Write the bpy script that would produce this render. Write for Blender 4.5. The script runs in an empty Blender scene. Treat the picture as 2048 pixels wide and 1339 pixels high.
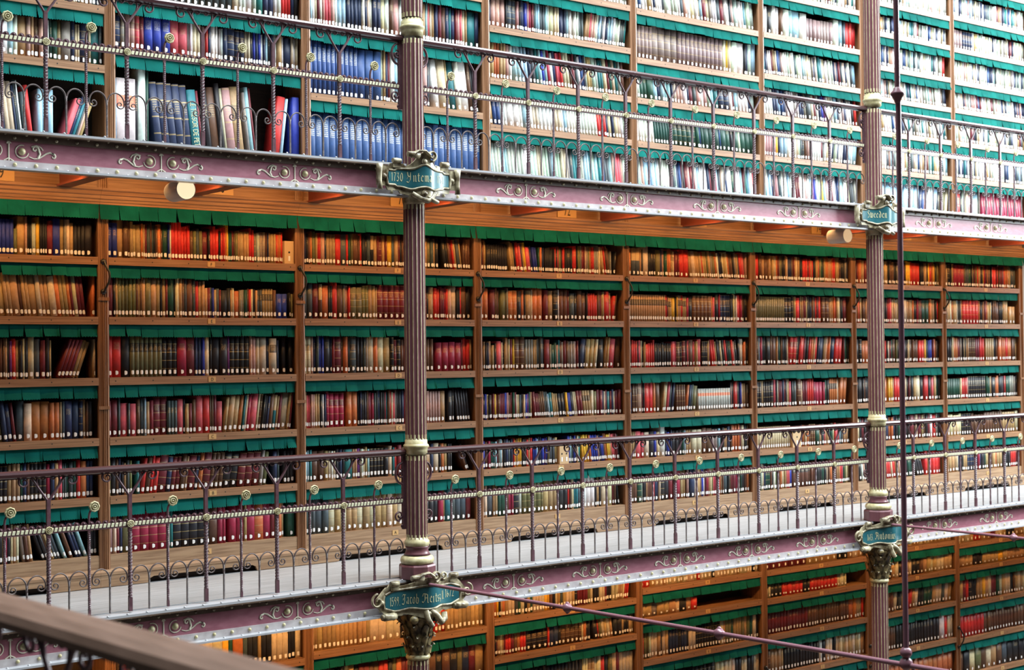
import bpy, math, random, re
from math import sin, cos, pi, radians as rad
random.seed(11)
S = bpy.context.scene
C = S.collection

# ------------------------------------------------------------------ camera
W_, H_ = 2048.0, 1339.0
F_ = 2857.0
RM = ((0.791501357, -0.000106960, -0.611167399),
      (-0.611077233, -0.017316158, -0.791381555),
      (-0.010498426, 0.999850058, -0.013771124))
from mathutils import Matrix, Vector
cd = bpy.data.cameras.new('camera'); cam = bpy.data.objects.new('camera', cd); C.objects.link(cam)
cd.sensor_fit = 'HORIZONTAL'; cd.sensor_width = 36.0; cd.lens = 36.0 * F_ / W_
cd.clip_start = 0.05; cd.clip_end = 200
m = Matrix(RM).to_4x4(); cam.matrix_world = m
cd.dof.use_dof = True; cd.dof.focus_distance = 10.6; cd.dof.aperture_fstop = 3.0
S.camera = cam

def proj(x, y, z):
    a = [RM[0][k] * x + RM[1][k] * y + RM[2][k] * z for k in range(3)]
    return (W_ / 2 + F_ * a[0] / -a[2], H_ / 2 - F_ * a[1] / -a[2])

# ------------------------------------------------------------------ light
S.view_settings.view_transform = 'Standard'; S.view_settings.look = 'None'
S.view_settings.exposure = 0.14; S.view_settings.gamma = 1.0
S.view_settings.use_curve_mapping = False
wd = bpy.data.worlds.new('World'); S.world = wd; wd.use_nodes = True
bg = wd.node_tree.nodes['Background']; bg.inputs[0].default_value = (0.80, 0.90, 1.0, 1); bg.inputs[1].default_value = 0.05

def area(name, loc, target, sx, sy, power, col, spread=180):
    l = bpy.data.lights.new(name, 'AREA'); l.shape = 'RECTANGLE'; l.size = sx; l.size_y = sy
    l.energy = power; l.color = col; l.spread = rad(spread)
    o = bpy.data.objects.new(name, l); C.objects.link(o); o.location = loc
    d = Vector(target) - Vector(loc); o.rotation_euler = d.to_track_quat('-Z', 'Y').to_euler()
    return o
DAY = (0.86, 0.95, 1.0)
area('skylight', (9.8, 4.0, 10.5), (10.4, 5.2, 0), 17, 5.2, 5300, DAY)
area('end_window_light', (21.0, 4.6, 6.0), (11.5, 9.2, 2.2), 7, 7, 4300, DAY)
WARM = (1.0, 0.50, 0.17)
for k, x in enumerate((2.11, 3.13, 4.13, 5.12, 6.13, 7.13, 8.15, 9.18, 10.21, 11.23, 12.25, 13.25, 14.25, 15.3)):
    area('gallery_lamp_light', (x, 9.34, 1.290), (x, 9.86, .45), .82, 0.07, 7.2, WARM)
    area('gallery_lamp_light', (x, 9.22, -1.775), (x, 9.74, -2.8), .82, 0.07, 7.5 if k < 8 else 5.0, WARM)

# ------------------------------------------------------------------ materials
def mat(name, col, rough=0.6, metal=0.0, spec=0.5):
    m = bpy.data.materials.new(name); m.use_nodes = True
    b = m.node_tree.nodes['Principled BSDF']
    b.inputs['Base Color'].default_value = (*col, 1); b.inputs['Roughness'].default_value = rough
    b.inputs['Metallic'].default_value = metal; b.inputs['Specular IOR Level'].default_value = spec
    return m
def noisy(m, col1, col2, scale=(1, 1, 1), nscale=5, detail=6, bump=0.0, contrast=(0.35, 0.65)):
    nt = m.node_tree; b = nt.nodes['Principled BSDF']
    g = nt.nodes.new('ShaderNodeNewGeometry'); mp = nt.nodes.new('ShaderNodeMapping')
    mp.inputs['Scale'].default_value = scale
    n = nt.nodes.new('ShaderNodeTexNoise'); n.inputs['Scale'].default_value = nscale; n.inputs['Detail'].default_value = detail
    r = nt.nodes.new('ShaderNodeValToRGB')
    r.color_ramp.elements[0].position = contrast[0]; r.color_ramp.elements[0].color = (*col1, 1)
    r.color_ramp.elements[1].position = contrast[1]; r.color_ramp.elements[1].color = (*col2, 1)
    L = nt.links.new
    L(g.outputs['Position'], mp.inputs[0]); L(mp.outputs[0], n.inputs['Vector']); L(n.outputs['Fac'], r.inputs[0])
    L(r.outputs[0], b.inputs['Base Color'])
    if bump:
        bp = nt.nodes.new('ShaderNodeBump'); bp.inputs['Strength'].default_value = bump; bp.inputs['Distance'].default_value = 0.01
        L(n.outputs['Fac'], bp.inputs['Height']); L(bp.outputs[0], b.inputs['Normal'])
    return m
M = {}
M['oak_h'] = noisy(mat('oak_board', (.3, .15, .07), .5), (.20, .095, .042), (.34, .18, .09), (0.8, 6, 30), 3)
M['oak_v'] = noisy(mat('oak_upright', (.3, .15, .07), .45), (.17, .075, .032), (.30, .145, .066), (25, 25, 1.0), 3)
M['oak_light'] = noisy(mat('oak_plinth', (.3, .15, .07), .55), (.22, .125, .065), (.36, .23, .13), (1.2, 6, 22), 3)
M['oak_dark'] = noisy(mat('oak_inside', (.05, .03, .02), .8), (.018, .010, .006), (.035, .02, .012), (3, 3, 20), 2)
M['felt'] = noisy(mat('green_cloth', (0, .12, .09), .92, spec=.1), (.002, .078, .066), (.004, .125, .104), (1, 1, 1), 6, 4, 0.15)
M['iron'] = noisy(mat('maroon_iron', (.09, .04, .05), .38), (.075, .032, .04), (.115, .052, .062), (1, 1, 1), 30, 4)
M['iron_rail'] = mat('maroon_handrail', (.06, .024, .026), .24, spec=.7)
M['iron_grey'] = noisy(mat('worn_scroll_iron', (.1, .07, .06), .4), (.07, .045, .045), (.13, .10, .09), (1, 1, 1), 20, 4)
M['shaft'] = noisy(mat('column_maroon', (.12, .045, .055), .36), (.12, .042, .050), (.165, .062, .072), (8, 8, 1.5), 3)
M['gold'] = noisy(mat('cream_gold', (.5, .42, .2), .38), (.40, .34, .17), (.60, .54, .32), (1, 1, 1), 25, 4)
M['cream'] = mat('cream_paint', (.60, .58, .40), .45)
M['web'] = noisy(mat('mauve_paint', (.26, .12, .16), .42), (.30, .105, .138), (.37, .145, .182), (3, 1, 8), 4, 5, 0.05)
M['flange_dark'] = noisy(mat('brown_flange', (.09, .06, .05), .4), (.075, .045, .03), (.12, .08, .055), (2, 1, 2), 6)
M['flange_light'] = noisy(mat('grey_flange', (.4, .36, .36), .38), (.36, .31, .31), (.50, .46, .45), (2, 1, 2), 6)
M['edge'] = mat('pale_edge_steel', (.37, .37, .385), .3)
M['scrollwork'] = mat('painted_scroll_cream', (.60, .56, .43), .55)
M['bronze'] = noisy(mat('weathered_gilt', (.3, .23, .11), .32), (.10, .07, .035), (.50, .44, .29), (1, 1, 1), 14, 6, 0.1, (.38, .62))
M['bronze_dark'] = noisy(mat('dark_gilt_leaf', (.2, .14, .06), .35), (.03, .02, .01), (.36, .28, .13), (1, 1, 1), 22, 5, 0.1, (.40, .68))
M['plate_blue'] = noisy(mat('teal_nameplate', (.03, .12, .15), .3), (.012, .085, .105), (.035, .15, .17), (1, 1, 1), 6)
M['plate_text'] = mat('gold_lettering', (.62, .58, .33), .5)
M['beam'] = noisy(mat('red_brown_beam', (.2, .05, .03), .5), (.17, .035, .02), (.24, .055, .032), (1, 1, 1), 4)
M['plaster'] = mat('wall_plaster', (.20, .16, .12), .9)
M['plank'] = noisy(mat('grey_floor_planks', (.3, .3, .3), .5), (.27, .275, .28), (.43, .44, .45), (0.6, 14, 1), 5, 6)
M['hall_floor'] = noisy(mat('dark_parquet', (.05, .03, .02), .5), (.035, .02, .012), (.06, .036, .022), (1, 12, 1), 4)
M['number_plate'] = mat('pale_wood_plate', (.55, .33, .13), .5)
M['ink'] = mat('black_ink', (.012, .010, .009), .6)
M['paper'] = mat('white_paper_tag', (.80, .80, .78), .6)
M['pages'] = noisy(mat('page_edges', (.55, .45, .3), .8), (.45, .36, .24), (.62, .54, .40), (60, 2, 2), 3)
M['hook'] = mat('black_iron_handle', (.015, .013, .012), .35)
M['cardboard'] = mat('tan_cardboard', (.55, .38, .20), .7)
M['lamp_body'] = noisy(mat('white_lamp_housing', (.6, .58, .56), .4), (.52, .50, .48), (.66, .64, .62), (40, 1, 1), 2)
def emis(name, col, s):
    m = mat(name, col, .4); b = m.node_tree.nodes['Principled BSDF']
    b.inputs['Emission Color'].default_value = (*col, 1); b.inputs['Emission Strength'].default_value = s; return m
M['lamp_on'] = emis('lit_lamp_glass', (1.0, .82, .52), 0.9)
M['lamp_dim'] = emis('dim_lamp_glass', (1.0, .68, .38), 0.55)
M['glass'] = mat('strip_glass', (.8, .7, .5), .3)
M['rail_wood'] = noisy(mat('brown_handrail_wood', (.14, .07, .045), .4), (.15, .085, .058), (.21, .125, .09), (20, 2, 2), 2)
M['rod'] = mat('mauve_rod_paint', (.27, .125, .155), .28)

# book cover: own colour from the book, gilt bands / label blocks by style
def book_material():
    m = bpy.data.materials.new('book_cover'); m.use_nodes = True; nt = m.node_tree; L = nt.links.new
    b = nt.nodes['Principled BSDF']; b.inputs['Roughness'].default_value = .5; b.inputs['Specular IOR Level'].default_value = .35
    at = nt.nodes.new('ShaderNodeAttribute'); at.attribute_name = 'Col'
    uv = nt.nodes.new('ShaderNodeUVMap'); uv.uv_map = 'UVMap'; sx = nt.nodes.new('ShaderNodeSeparateXYZ'); L(uv.outputs[0], sx.inputs[0])
    us = nt.nodes.new('ShaderNodeUVMap'); us.uv_map = 'Sty'; ss = nt.nodes.new('ShaderNodeSeparateXYZ'); L(us.outputs[0], ss.inputs[0])
    def op(o, a, c=None, d=None):
        n = nt.nodes.new('ShaderNodeMath'); n.operation = o
        for i, v in enumerate((a, c, d)):
            if v is None: continue
            if isinstance(v, (int, float)): n.inputs[i].default_value = v
            else: L(v, n.inputs[i])
        return n.outputs[0]
    U, V, ST, RN = sx.outputs[0], sx.outputs[1], ss.outputs[0], ss.outputs[1]
    def between(x, lo, hi): return op('MULTIPLY', op('GREATER_THAN', x, lo), op('LESS_THAN', x, hi))
    def sty(k): return op('COMPARE', ST, k, 0.4)
    def mix(fac, c1, c2):
        n = nt.nodes.new('ShaderNodeMix'); n.data_type = 'RGBA'; L(fac, n.inputs[0])
        for idx, c in ((6, c1), (7, c2)):
            if isinstance(c, tuple): n.inputs[idx].default_value = (*c, 1)
            else: L(c, n.inputs[idx])
        return n.outputs[2]
    noise = nt.nodes.new('ShaderNodeTexNoise'); noise.inputs['Scale'].default_value = 35; noise.inputs['Detail'].default_value = 4
    g = nt.nodes.new('ShaderNodeNewGeometry'); L(g.outputs['Position'], noise.inputs['Vector'])
    dirt = op('MULTIPLY_ADD', noise.outputs['Fac'], 0.6, 0.70)
    vm = nt.nodes.new('ShaderNodeVectorMath'); vm.operation = 'SCALE'; L(at.outputs['Color'], vm.inputs[0]); L(dirt, vm.inputs['Scale'])
    base = vm.outputs[0]
    onspine = between(U, 0.001, 0.999)
    gilt = (.50, .36, .15)
    bands = op('MULTIPLY', op('MULTIPLY', op('LESS_THAN', op('FRACT', op('MULTIPLY_ADD', V, 5.0, 0.12)), 0.085), sty(1)), onspine)
    base = mix(op('MULTIPLY', bands, 0.6), base, gilt)
    panel = op('MULTIPLY', op('MULTIPLY', between(V, 0.62, 0.79), sty(1)), onspine)
    base = mix(op('MULTIPLY', panel, op('MULTIPLY', op('GREATER_THAN', RN, 0.45), 0.55)), base, (.05, .015, .012))
    blk = op('MULTIPLY', op('MULTIPLY', between(V, 0.60, 0.82), sty(2)), onspine)
    base = mix(op('MULTIPLY', blk, 0.88), base, (.018, .017, .018))
    orl = op('MULTIPLY', op('MULTIPLY', between(V, 0.66, 0.80), sty(4)), onspine)
    base = mix(op('MULTIPLY', orl, 0.95), base, (.50, .10, .03))
    cap = op('MULTIPLY', op('MULTIPLY', op('GREATER_THAN', V, 0.55), sty(5)), onspine)
    base = mix(cap, base, (.48, .33, .17))
    # title lettering: broken short rows of gilt
    rows = op('GREATER_THAN', op('FRACT', op('MULTIPLY', V, 34.0)), 0.45)
    n2 = nt.nodes.new('ShaderNodeTexNoise'); n2.inputs['Scale'].default_value = 260; L(g.outputs['Position'], n2.inputs['Vector'])
    brk = op('GREATER_THAN', n2.outputs['Fac'], 0.47)
    zone = op('MULTIPLY', between(V, 0.64, 0.80), between(U, 0.2, 0.8))
    has = op('MAXIMUM', op('GREATER_THAN', RN, 0.55), op('GREATER_THAN', ST, 0.5))
    tit = op('MULTIPLY', op('MULTIPLY', op('MULTIPLY', rows, brk), zone), has)
    base = mix(op('MULTIPLY', tit, 0.55), base, gilt)
    # gilt / silver title running tall (style 3)
    z3 = op('MULTIPLY', op('MULTIPLY', between(V, 0.62, 0.88), between(U, 0.18, 0.82)), op('MULTIPLY', op('MULTIPLY', rows, brk), sty(3)))
    base = mix(op('MULTIPLY', z3, 0.6), base, (.62, .62, .50))
    L(base, b.inputs['Base Color'])
    return m
M['book'] = book_material()

# ------------------------------------------------------------------ mesh builder
class MB:
    def __init__(s): s.v = []; s.f = []; s.m = []; s.sm = []
    def add(s, vs, fs, mi=0, smooth=False):
        o = len(s.v); s.v += [tuple(p) for p in vs]
        for f in fs: s.f.append(tuple(o + i for i in f)); s.m.append(mi); s.sm.append(smooth)
    def box(s, x0, x1, y0, y1, z0, z1, mi=0):
        s.add([(x0, y0, z0), (x1, y0, z0), (x1, y1, z0), (x0, y1, z0), (x0, y0, z1), (x1, y0, z1), (x1, y1, z1), (x0, y1, z1)],
              [(0, 3, 2, 1), (4, 5, 6, 7), (0, 1, 5, 4), (1, 2, 6, 5), (2, 3, 7, 6), (3, 0, 4, 7)], mi)
    def ext(s, prof, x0, x1, mi=0, smooth=False):      # profile in (y,z) extruded along x
        n = len(prof); vs = [(x0, y, z) for y, z in prof] + [(x1, y, z) for y, z in prof]
        fs = [(i, (i + 1) % n, n + (i + 1) % n, n + i) for i in range(n)]
        s.add(vs, fs, mi, smooth); s.add(vs, [tuple(range(n))[::-1], tuple(range(n, 2 * n))], mi)
    def slab(s, poly, y0, y1, mi=0):                   # polygon in (x,z) extruded along y
        n = len(poly); vs = [(x, y0, z) for x, z in poly] + [(x, y1, z) for x, z in poly]
        fs = [(i, (i + 1) % n, n + (i + 1) % n, n + i) for i in range(n)] + [tuple(range(n))[::-1], tuple(range(n, 2 * n))]
        s.add(vs, fs, mi)
    def lathe(s, prof, cx, cy, n=32, mi=0, axis='z', cz=0, smooth=True, mis=None):   # prof [(r,h)]
        vs = []
        for r, h in prof:
            for k in range(n):
                a = 2 * pi * k / n
                if axis == 'z': vs.append((cx + r * cos(a), cy + r * sin(a), cz + h))
                elif axis == 'y': vs.append((cx + r * cos(a), cy + h, cz + r * sin(a)))
                else: vs.append((cx + h, cy + r * cos(a), cz + r * sin(a)))
        for j in range(len(prof) - 1):
            fs = [(j * n + k, j * n + (k + 1) % n, (j + 1) * n + (k + 1) % n, (j + 1) * n + k) for k in range(n)]
            o = len(s.v) if j == 0 else o
            if j == 0: s.v += vs
            for f in fs: s.f.append(tuple(o + i for i in f)); s.m.append(mis[j] if mis else mi); s.sm.append(smooth)
        e = (len(prof) - 1) * n
        for f in (tuple(range(n))[::-1], tuple(range(e, e + n))):
            s.f.append(tuple(o + i for i in f)); s.m.append(mis[0] if mis else mi); s.sm.append(False)
    def tube(s, pts, r, n=6, mi=0, flat=1.0, taper=None):
        # tube through 3-D points; flat scales the y thickness
        vs = []; P = [Vector(p) for p in pts]; up = Vector((0, 1, 0))
        for i, p in enumerate(P):
            d = (P[min(i + 1, len(P) - 1)] - P[max(i - 1, 0)]).normalized()
            a = up if abs(d.dot(up)) < .95 else Vector((1, 0, 0))
            u = d.cross(a).normalized(); w = d.cross(u).normalized()
            rr = r * (taper(i / (len(P) - 1)) if taper else 1)
            for k in range(n):
                t = 2 * pi * k / n + pi / n
                vs.append(p + u * (rr * cos(t)) + w * (rr * flat * sin(t)))
        fs = [(i * n + k, i * n + (k + 1) % n, (i + 1) * n + (k + 1) % n, (i + 1) * n + k) for i in range(len(P) - 1) for k in range(n)]
        s.add(vs, fs, mi, n > 4)
        e = (len(P) - 1) * n; s.add([vs[k] for k in range(n)] + [vs[e + k] for k in range(n)], [tuple(range(n)), tuple(range(n, 2 * n))[::-1]], mi)
    def twist(s, x, y, z0, z1, hw, turns, mi=0, rings=None):
        rings = rings or max(2, int(abs(turns) * 8)); vs = []
        for i in range(rings + 1):
            a = 2 * pi * turns * i / rings; z = z0 + (z1 - z0) * i / rings
            for k in range(4):
                t = a + pi / 4 + k * pi / 2; vs.append((x + hw * 1.3 * cos(t), y + hw * 1.3 * sin(t), z))
        fs = [(i * 4 + k, i * 4 + (k + 1) % 4, (i + 1) * 4 + (k + 1) % 4, (i + 1) * 4 + k) for i in range(rings) for k in range(4)]
        e = rings * 4
        s.add(vs, fs + [(3, 2, 1, 0), (e, e + 1, e + 2, e + 3)], mi)
    def ball(s, cx, cy, cz, r, mi=0, n=10, sy=1.0, sz=1.0, sx=1.0, half=False):
        rows = 5 if half else 7; vs = []; tot = pi / 2 if half else pi
        for i in range(rows + 1):
            t = tot * i / rows
            for k in range(n):
                a = 2 * pi * k / n; vs.append((cx + r * sx * sin(t) * cos(a), cy - r * sy * cos(t), cz + r * sz * sin(t) * sin(a)))
        s.add(vs, [(i * n + k, i * n + (k + 1) % n, (i + 1) * n + (k + 1) % n, (i + 1) * n + k) for i in range(rows) for k in range(n)], mi, True)
    def mesh(s, name, mats):
        me = bpy.data.meshes.new(name); me.from_pydata(s.v, [], s.f)
        for q in (mats if isinstance(mats, (list, tuple)) else [mats]): me.materials.append(q)
        me.polygons.foreach_set('material_index', s.m); me.polygons.foreach_set('use_smooth', s.sm); me.update()
        return me
def put(name, me, parent=None, loc=(0, 0, 0)):
    o = bpy.data.objects.new(name, me); C.objects.link(o); o.location = loc
    if parent: o.parent = parent
    return o
def build(mb, name, mats, parent=None, world=True):
    me = mb.mesh(name, mats); o = put(name, me, parent)
    if parent and world:
        off = Vector(parent.location)
        q = parent.parent
        while q: off += Vector(q.location); q = q.parent
        me.transform(Matrix.Translation(-off))
    return o
def thing(name, loc, label, cat, group=None):
    o = bpy.data.objects.new(name, None); C.objects.link(o); o.location = loc; o.empty_display_size = .1
    o['label'] = label; o['category'] = cat
    if group: o['group'] = group
    return o
def struct(o): o['kind'] = 'structure'; return o
def tagit(o, label, cat, group=None):
    o['label'] = label; o['category'] = cat
    if group: o['group'] = group
    return o

def spiral(cx, cz, r0, turns, a0, sgn, n=26, y=0, r1=.15):
    out = []
    for i in range(n):
        t = i / (n - 1); a = a0 + sgn * 2 * pi * turns * t; r = r0 * (1 - (1 - r1) * t)
        out.append((cx + r * cos(a), y, cz + r * sin(a)))
    return out
# flat text from the built-in font, as raw triangles
TC = {}
def text_tris(s):
    if s in TC: return TC[s]
    cu = bpy.data.curves.new('t', 'FONT'); cu.body = s; cu.align_x = 'CENTER'; cu.align_y = 'CENTER'; cu.size = 1
    o = bpy.data.objects.new('t', cu); C.objects.link(o)
    bpy.context.view_layer.update()
    me = o.evaluated_get(bpy.context.evaluated_depsgraph_get()).to_mesh()
    r = ([tuple(v.co) for v in me.vertices], [tuple(p.vertices) for p in me.polygons])
    o.evaluated_get(bpy.context.evaluated_depsgraph_get()).to_mesh_clear()
    bpy.data.objects.remove(o); bpy.data.curves.remove(cu); TC[s] = r; return r
def add_text(mb, s, x, y, z, size, mi, sx=1.0, rot=0.0):
    vs, fs = text_tris(s); c, n = cos(rot), sin(rot)
    mb.add([(x + (p[0] * sx * c - p[1] * n) * size, y, z + (p[0] * sx * n + p[1] * c) * size) for p in vs], fs, mi)

# ------------------------------------------------------------------ levels
RY = 8.84                                # railing line
FL_MID, FL_UP = -1.629, 1.400
XE = {'up': [0.65, 2.3, 3.944, 5.53, 7.28, 8.99, 10.72, 12.30, 13.90, 15.45],
      'mid': [0.65, 2.3, 3.945, 5.545, 7.28, 9.0, 10.72, 12.29, 13.89, 15.43],
      'low': [0.65, 2.3, 3.93, 5.53, 7.29, 9.01, 10.70, 12.33, 13.90, 15.50]}
YS = {'up': 9.75, 'mid': 9.90, 'low': 9.78}

# ------------------------------------------------------------------ the room
b = MB(); b.box(-2, 18, 10.35, 10.5, -4.7, 5.2); struct(build(b, 'wall_back', M['plaster']))
b = MB(); b.box(-2, 18, -3, 10.35, -4.8, -4.68); struct(build(b, 'floor', M['hall_floor']))
for nm, z, ys in (('floor_middle_gallery', FL_MID, YS['mid']), ('floor_upper_gallery', FL_UP, YS['up'])):
    b = MB(); b.box(0.4, 16.6, 8.90, 10.34, z - .05, z - .004)
    struct(build(b, nm, M['plank']))

# ------------------------------------------------------------------ girders
def girder(x0, x1, zt, decos, label, group):
    """zt = top of the deck edge"""
    root = thing('gallery_girder', ((x0 + x1) / 2, 8.86, zt - .25), label, 'girder', group)
    b = MB(); b.box(x0, x1, 8.83, 8.85, zt - .235, zt - .02); build(b, 'web_plate', M['web'], root)
    b = MB()
    b.box(x0, x1, 8.815, 8.829, zt - .055, zt - .016)          # vertical leg
    b.box(x0, x1, 8.765, 8.829, zt - .016, zt - .006)          # horizontal leg
    n = int((x1 - x0) / .131)
    for i in range(n):
        b.ball(x0 + .065 + .131 * i, 8.815, zt - .036, .010, 1, 8, half=True)
    for i in range(n):
        b.ball(x0 + .13 + .131 * i, 8.79, zt - .016, .009, 1, 8)
    build(b, 'top_angle', [M['flange_dark'], M['bronze']], root)
    b = MB(); b.box(x0, x1, 8.768, 8.899, zt - .006, zt + .009)
    for i in range(n):
        b.ball(x0 + .10 + .131 * i, 8.775, zt + .012, .008, 0, 8)
    build(b, 'deck_edge', M['edge'], root)
    b = MB()
    b.box(x0, x1, 8.812, 8.829, zt - .225, zt - .178)
    b.box(x0, x1, 8.745, 8.829, zt - .238, zt - .225, 1)
    for i in range(n):
        b.ball(x0 + .065 + .131 * i, 8.812, zt - .200, .0125, 2, 10, half=True)
        b.ball(x0 + .12 + .131 * i, 8.775, zt - .225, .009, 1, 8)
    build(b, 'bottom_angle', [M['flange_light'], M['edge'], M['gold']], root)
    zc = zt - .115
    for x in decos:
        for sgn in (-1, 1):
            b = MB(); b.ball(x + sgn * .0817, 8.83, zc, .023, 0, 14, half=True)
            b.lathe([(.023, 0), (.023, .004)], x + sgn * .0817, 8.826, 14, 0, 'y', zc)
            build(b, 'bolt', M['gold'], root)
        b = MB(); y = 8.828
        b.tube([(x, y, zc - .06), (x, y, zc + .062)], .005, 6, 0, .5)
        b.tube([(x - .012, y, zc + .045), (x, y, zc + .066), (x + .012, y, zc + .045)], .006, 6, 0, .5)
        b.tube([(x - .03, y, zc - .062), (x, y, zc - .045), (x + .03, y, zc - .062)], .005, 6, 0, .5)
        for sg in (-1, 1):
            cxb = x + sg * .0817
            b.tube([(cxb - sg * .040 * cos(a), y, zc + .040 * sin(a)) for a in [-pi * .95 + 1.55 * pi * i / 26 for i in range(27)]], .0038, 6, 0, .5)
            pts = [(cxb + sg * .045, y, zc - .030), (cxb + sg * .075, y, zc - .040), (cxb + sg * .105, y, zc - .036), (cxb + sg * .130, y, zc - .018), (cxb + sg * .152, y, zc - .002),
                   (cxb + sg * .176, y, zc + .006), (cxb + sg * .198, y, zc - .002)] + spiral(cxb + sg * .196, zc - .018, .017, .9, pi / 2, -sg, 16, y)
            b.tube(pts, .0055, 6, 0, .4, lambda t: .6 + .7 * sin(pi * min(1, t * 1.3)))
            b.tube([(cxb + sg * .10, y, zc - .034), (cxb + sg * .112, y, zc - .008), (cxb + sg * .104, y, zc + .018)] + spiral(cxb + sg * .082, zc + .020, .022, 1.1, 0 if sg > 0 else pi, sg, 20, y), .0062, 6, 0, .4, lambda t: 1.3 - .7 * t)
            b.tube([(cxb + sg * .06, y, zc + .034), (cxb + sg * .09, y, zc + .044), (cxb + sg * .118, y, zc + .034), (cxb + sg * .130, y, zc + .016)], .0048, 6, 0, .4)
        build(b, 'painted_scroll', M['scrollwork'], root)
    return root
GU = 'riveted girders of the upper gallery'; GM = 'riveted girders of the middle gallery'
girder(.53, 5.808, 1.402, [1.93, 2.92, 3.917, 4.91], 'mauve riveted girder of the upper gallery, left of the near column', GU)
girder(5.972, 11.168, 1.402, [6.974, 8.046, 9.118, 10.19], 'mauve riveted girder of the upper gallery, between the two columns', GU)
girder(11.332, 16.6, 1.402, [12.233, 13.218, 14.2], 'mauve riveted girder of the upper gallery, right of the far column', GU)
girder(.53, 5.808, -1.648, [1.93, 2.912, 3.91, 4.904], 'mauve riveted girder of the middle gallery, left of the near column', GM)
girder(5.972, 11.168, -1.648, [6.808, 7.702, 8.61, 9.498, 10.39], 'mauve riveted girder of the middle gallery, between the two columns', GM)
girder(11.332, 16.6, -1.648, [12.26, 13.24, 14.2], 'mauve riveted girder of the middle gallery, right of the far column', GM)

# cross beams under both decks
bx = [1.6, 2.62, 3.63, 4.62, 5.62, 6.63, 7.63, 8.67, 9.70, 10.72, 11.75, 12.75, 13.75, 14.75]
def beam(x, zt, ys, label, group):
    b = MB(); z0 = zt - .19; z1 = zt - .055
    prof = [(8.86, z0 + .005), (ys - .03, z0), (ys - .03, z1), (8.86, z1)]
    b.ext(prof, x - .012, x + .012)
    b.box(x - .055, x + .055, 8.86, ys - .03, z0 - .004, z0 + .010); b.box(x - .055, x + .055, 8.86, ys - .03, z1 - .012, z1)
    tagit(build(b, 'cross_beam', M['beam']), label, 'beam', group)
nth = ['first', 'second', 'third', 'fourth', 'fifth', 'sixth', 'seventh', 'eighth', 'ninth', 'tenth', 'eleventh', 'twelfth', 'thirteenth', 'fourteenth',
       'fifteenth', 'sixteenth', 'seventeenth', 'eighteenth', 'nineteenth', 'twentieth']
def ordinal(n):
    if n <= 20: return nth[n - 1]
    t = {20: 'twenty', 30: 'thirty', 40: 'forty', 50: 'fifty', 60: 'sixty', 70: 'seventy'}
    d, u = n // 10 * 10, n % 10
    return t[d] + '-' + nth[u - 1] if u else {30: 'thirtieth', 40: 'fortieth', 50: 'fiftieth', 60: 'sixtieth', 70: 'seventieth'}[d]
vis = [x for x in bx if x > 3.5]
for x in vis:
    beam(x, 1.402, 9.9, 'red-brown steel cross beam under the upper deck, %s from the left' % ordinal(vis.index(x) + 1), 'cross beams under the upper gallery')

# ------------------------------------------------------------------ railings
# heights above the deck edge
HR, FK, BD, AR, SP = .955, .765, .575, .292, .235
def post_mesh():
    b = MB(); hw = .0115
    b.box(-hw, hw, -hw, hw, .012, .10); b.twist(0, 0, .10, BD - .05, hw, 5.0, rings=60)
    b.box(-hw, hw, -hw, hw, BD - .05, FK)
    for s in (-1, 1):
        pts = [(0, 0, FK - .015), (s * .025, 0, FK + .025), (s * .06, 0, FK + .075), (s * .085, 0, FK + .115), (s * .105, 0, FK + .140), (s * .128, 0, FK + .156)]
        sp = spiral(s * .150, FK + .118, .040, 1.25, pi / 2, -s, 26)
        b.tube(pts + sp, .0072, 6, 0, 1.1, lambda t: 1.15 - .5 * t)
        pts = [(s * .045, 0, FK + .05), (s * .066, 0, FK + .085), (s * .074, 0, FK + .120), (s * .066, 0, FK + .148)]
        sp = spiral(s * .040, FK + .140, .027, 1.2, pi / 2 - s * pi / 2 + s * .2, s, 24)
        pts += [(s * .05, 0, FK + .163)] + spiral(s * .034, FK + .142, .021, 1.15, pi / 2, s, 22)
        b.tube(pts, .0062, 6, 0, 1.1, lambda t: 1.1 - .4 * t)
    b.box(-.012, .012, -.012, .012, FK - .012, FK + .004)
    return b.mesh('post', M['iron'])
def rosette_mesh(r):
    b = MB()
    n = 40; vs = []; prof = [(0, -.016), (.14, -.016), (.22, -.002), (.30, -.002), (.40, -.015), (.50, -.014), (.56, -.001), (.64, -.001), (.80, -.013), (1.0, -.006), (1.0, .002), (.3, .006)]
    for q, h in prof:
        for k in range(n):
            a = 2 * pi * k / n; rr = r * q * (1 + (.045 * cos(8 * a) if q > .7 else 0)); vs.append((rr * cos(a), h * r / .035, rr * sin(a)))
    b.add(vs, [(j * n + k, j * n + (k + 1) % n, (j + 1) * n + (k + 1) % n, (j + 1) * n + k) for j in range(len(prof) - 1) for k in range(n)], 0, True)
    return b.mesh('rosette', M['gold'])
def baluster_mesh():
    b = MB(); hw = .0075
    b.box(-hw, hw, -hw, hw, .012, .05); b.twist(0, 0, .05, BD - .04, hw, 9.0, rings=80); b.box(-hw, hw, -hw, hw, BD - .04, BD + .01)
    b.tube([(0, 0, BD), (0, 0, BD + .06), (.004, 0, BD + .085), (.014, 0, BD + .108), (.028, 0, BD + .122)], .0072, 6)
    return b.mesh('baluster', M['iron'])
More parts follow.
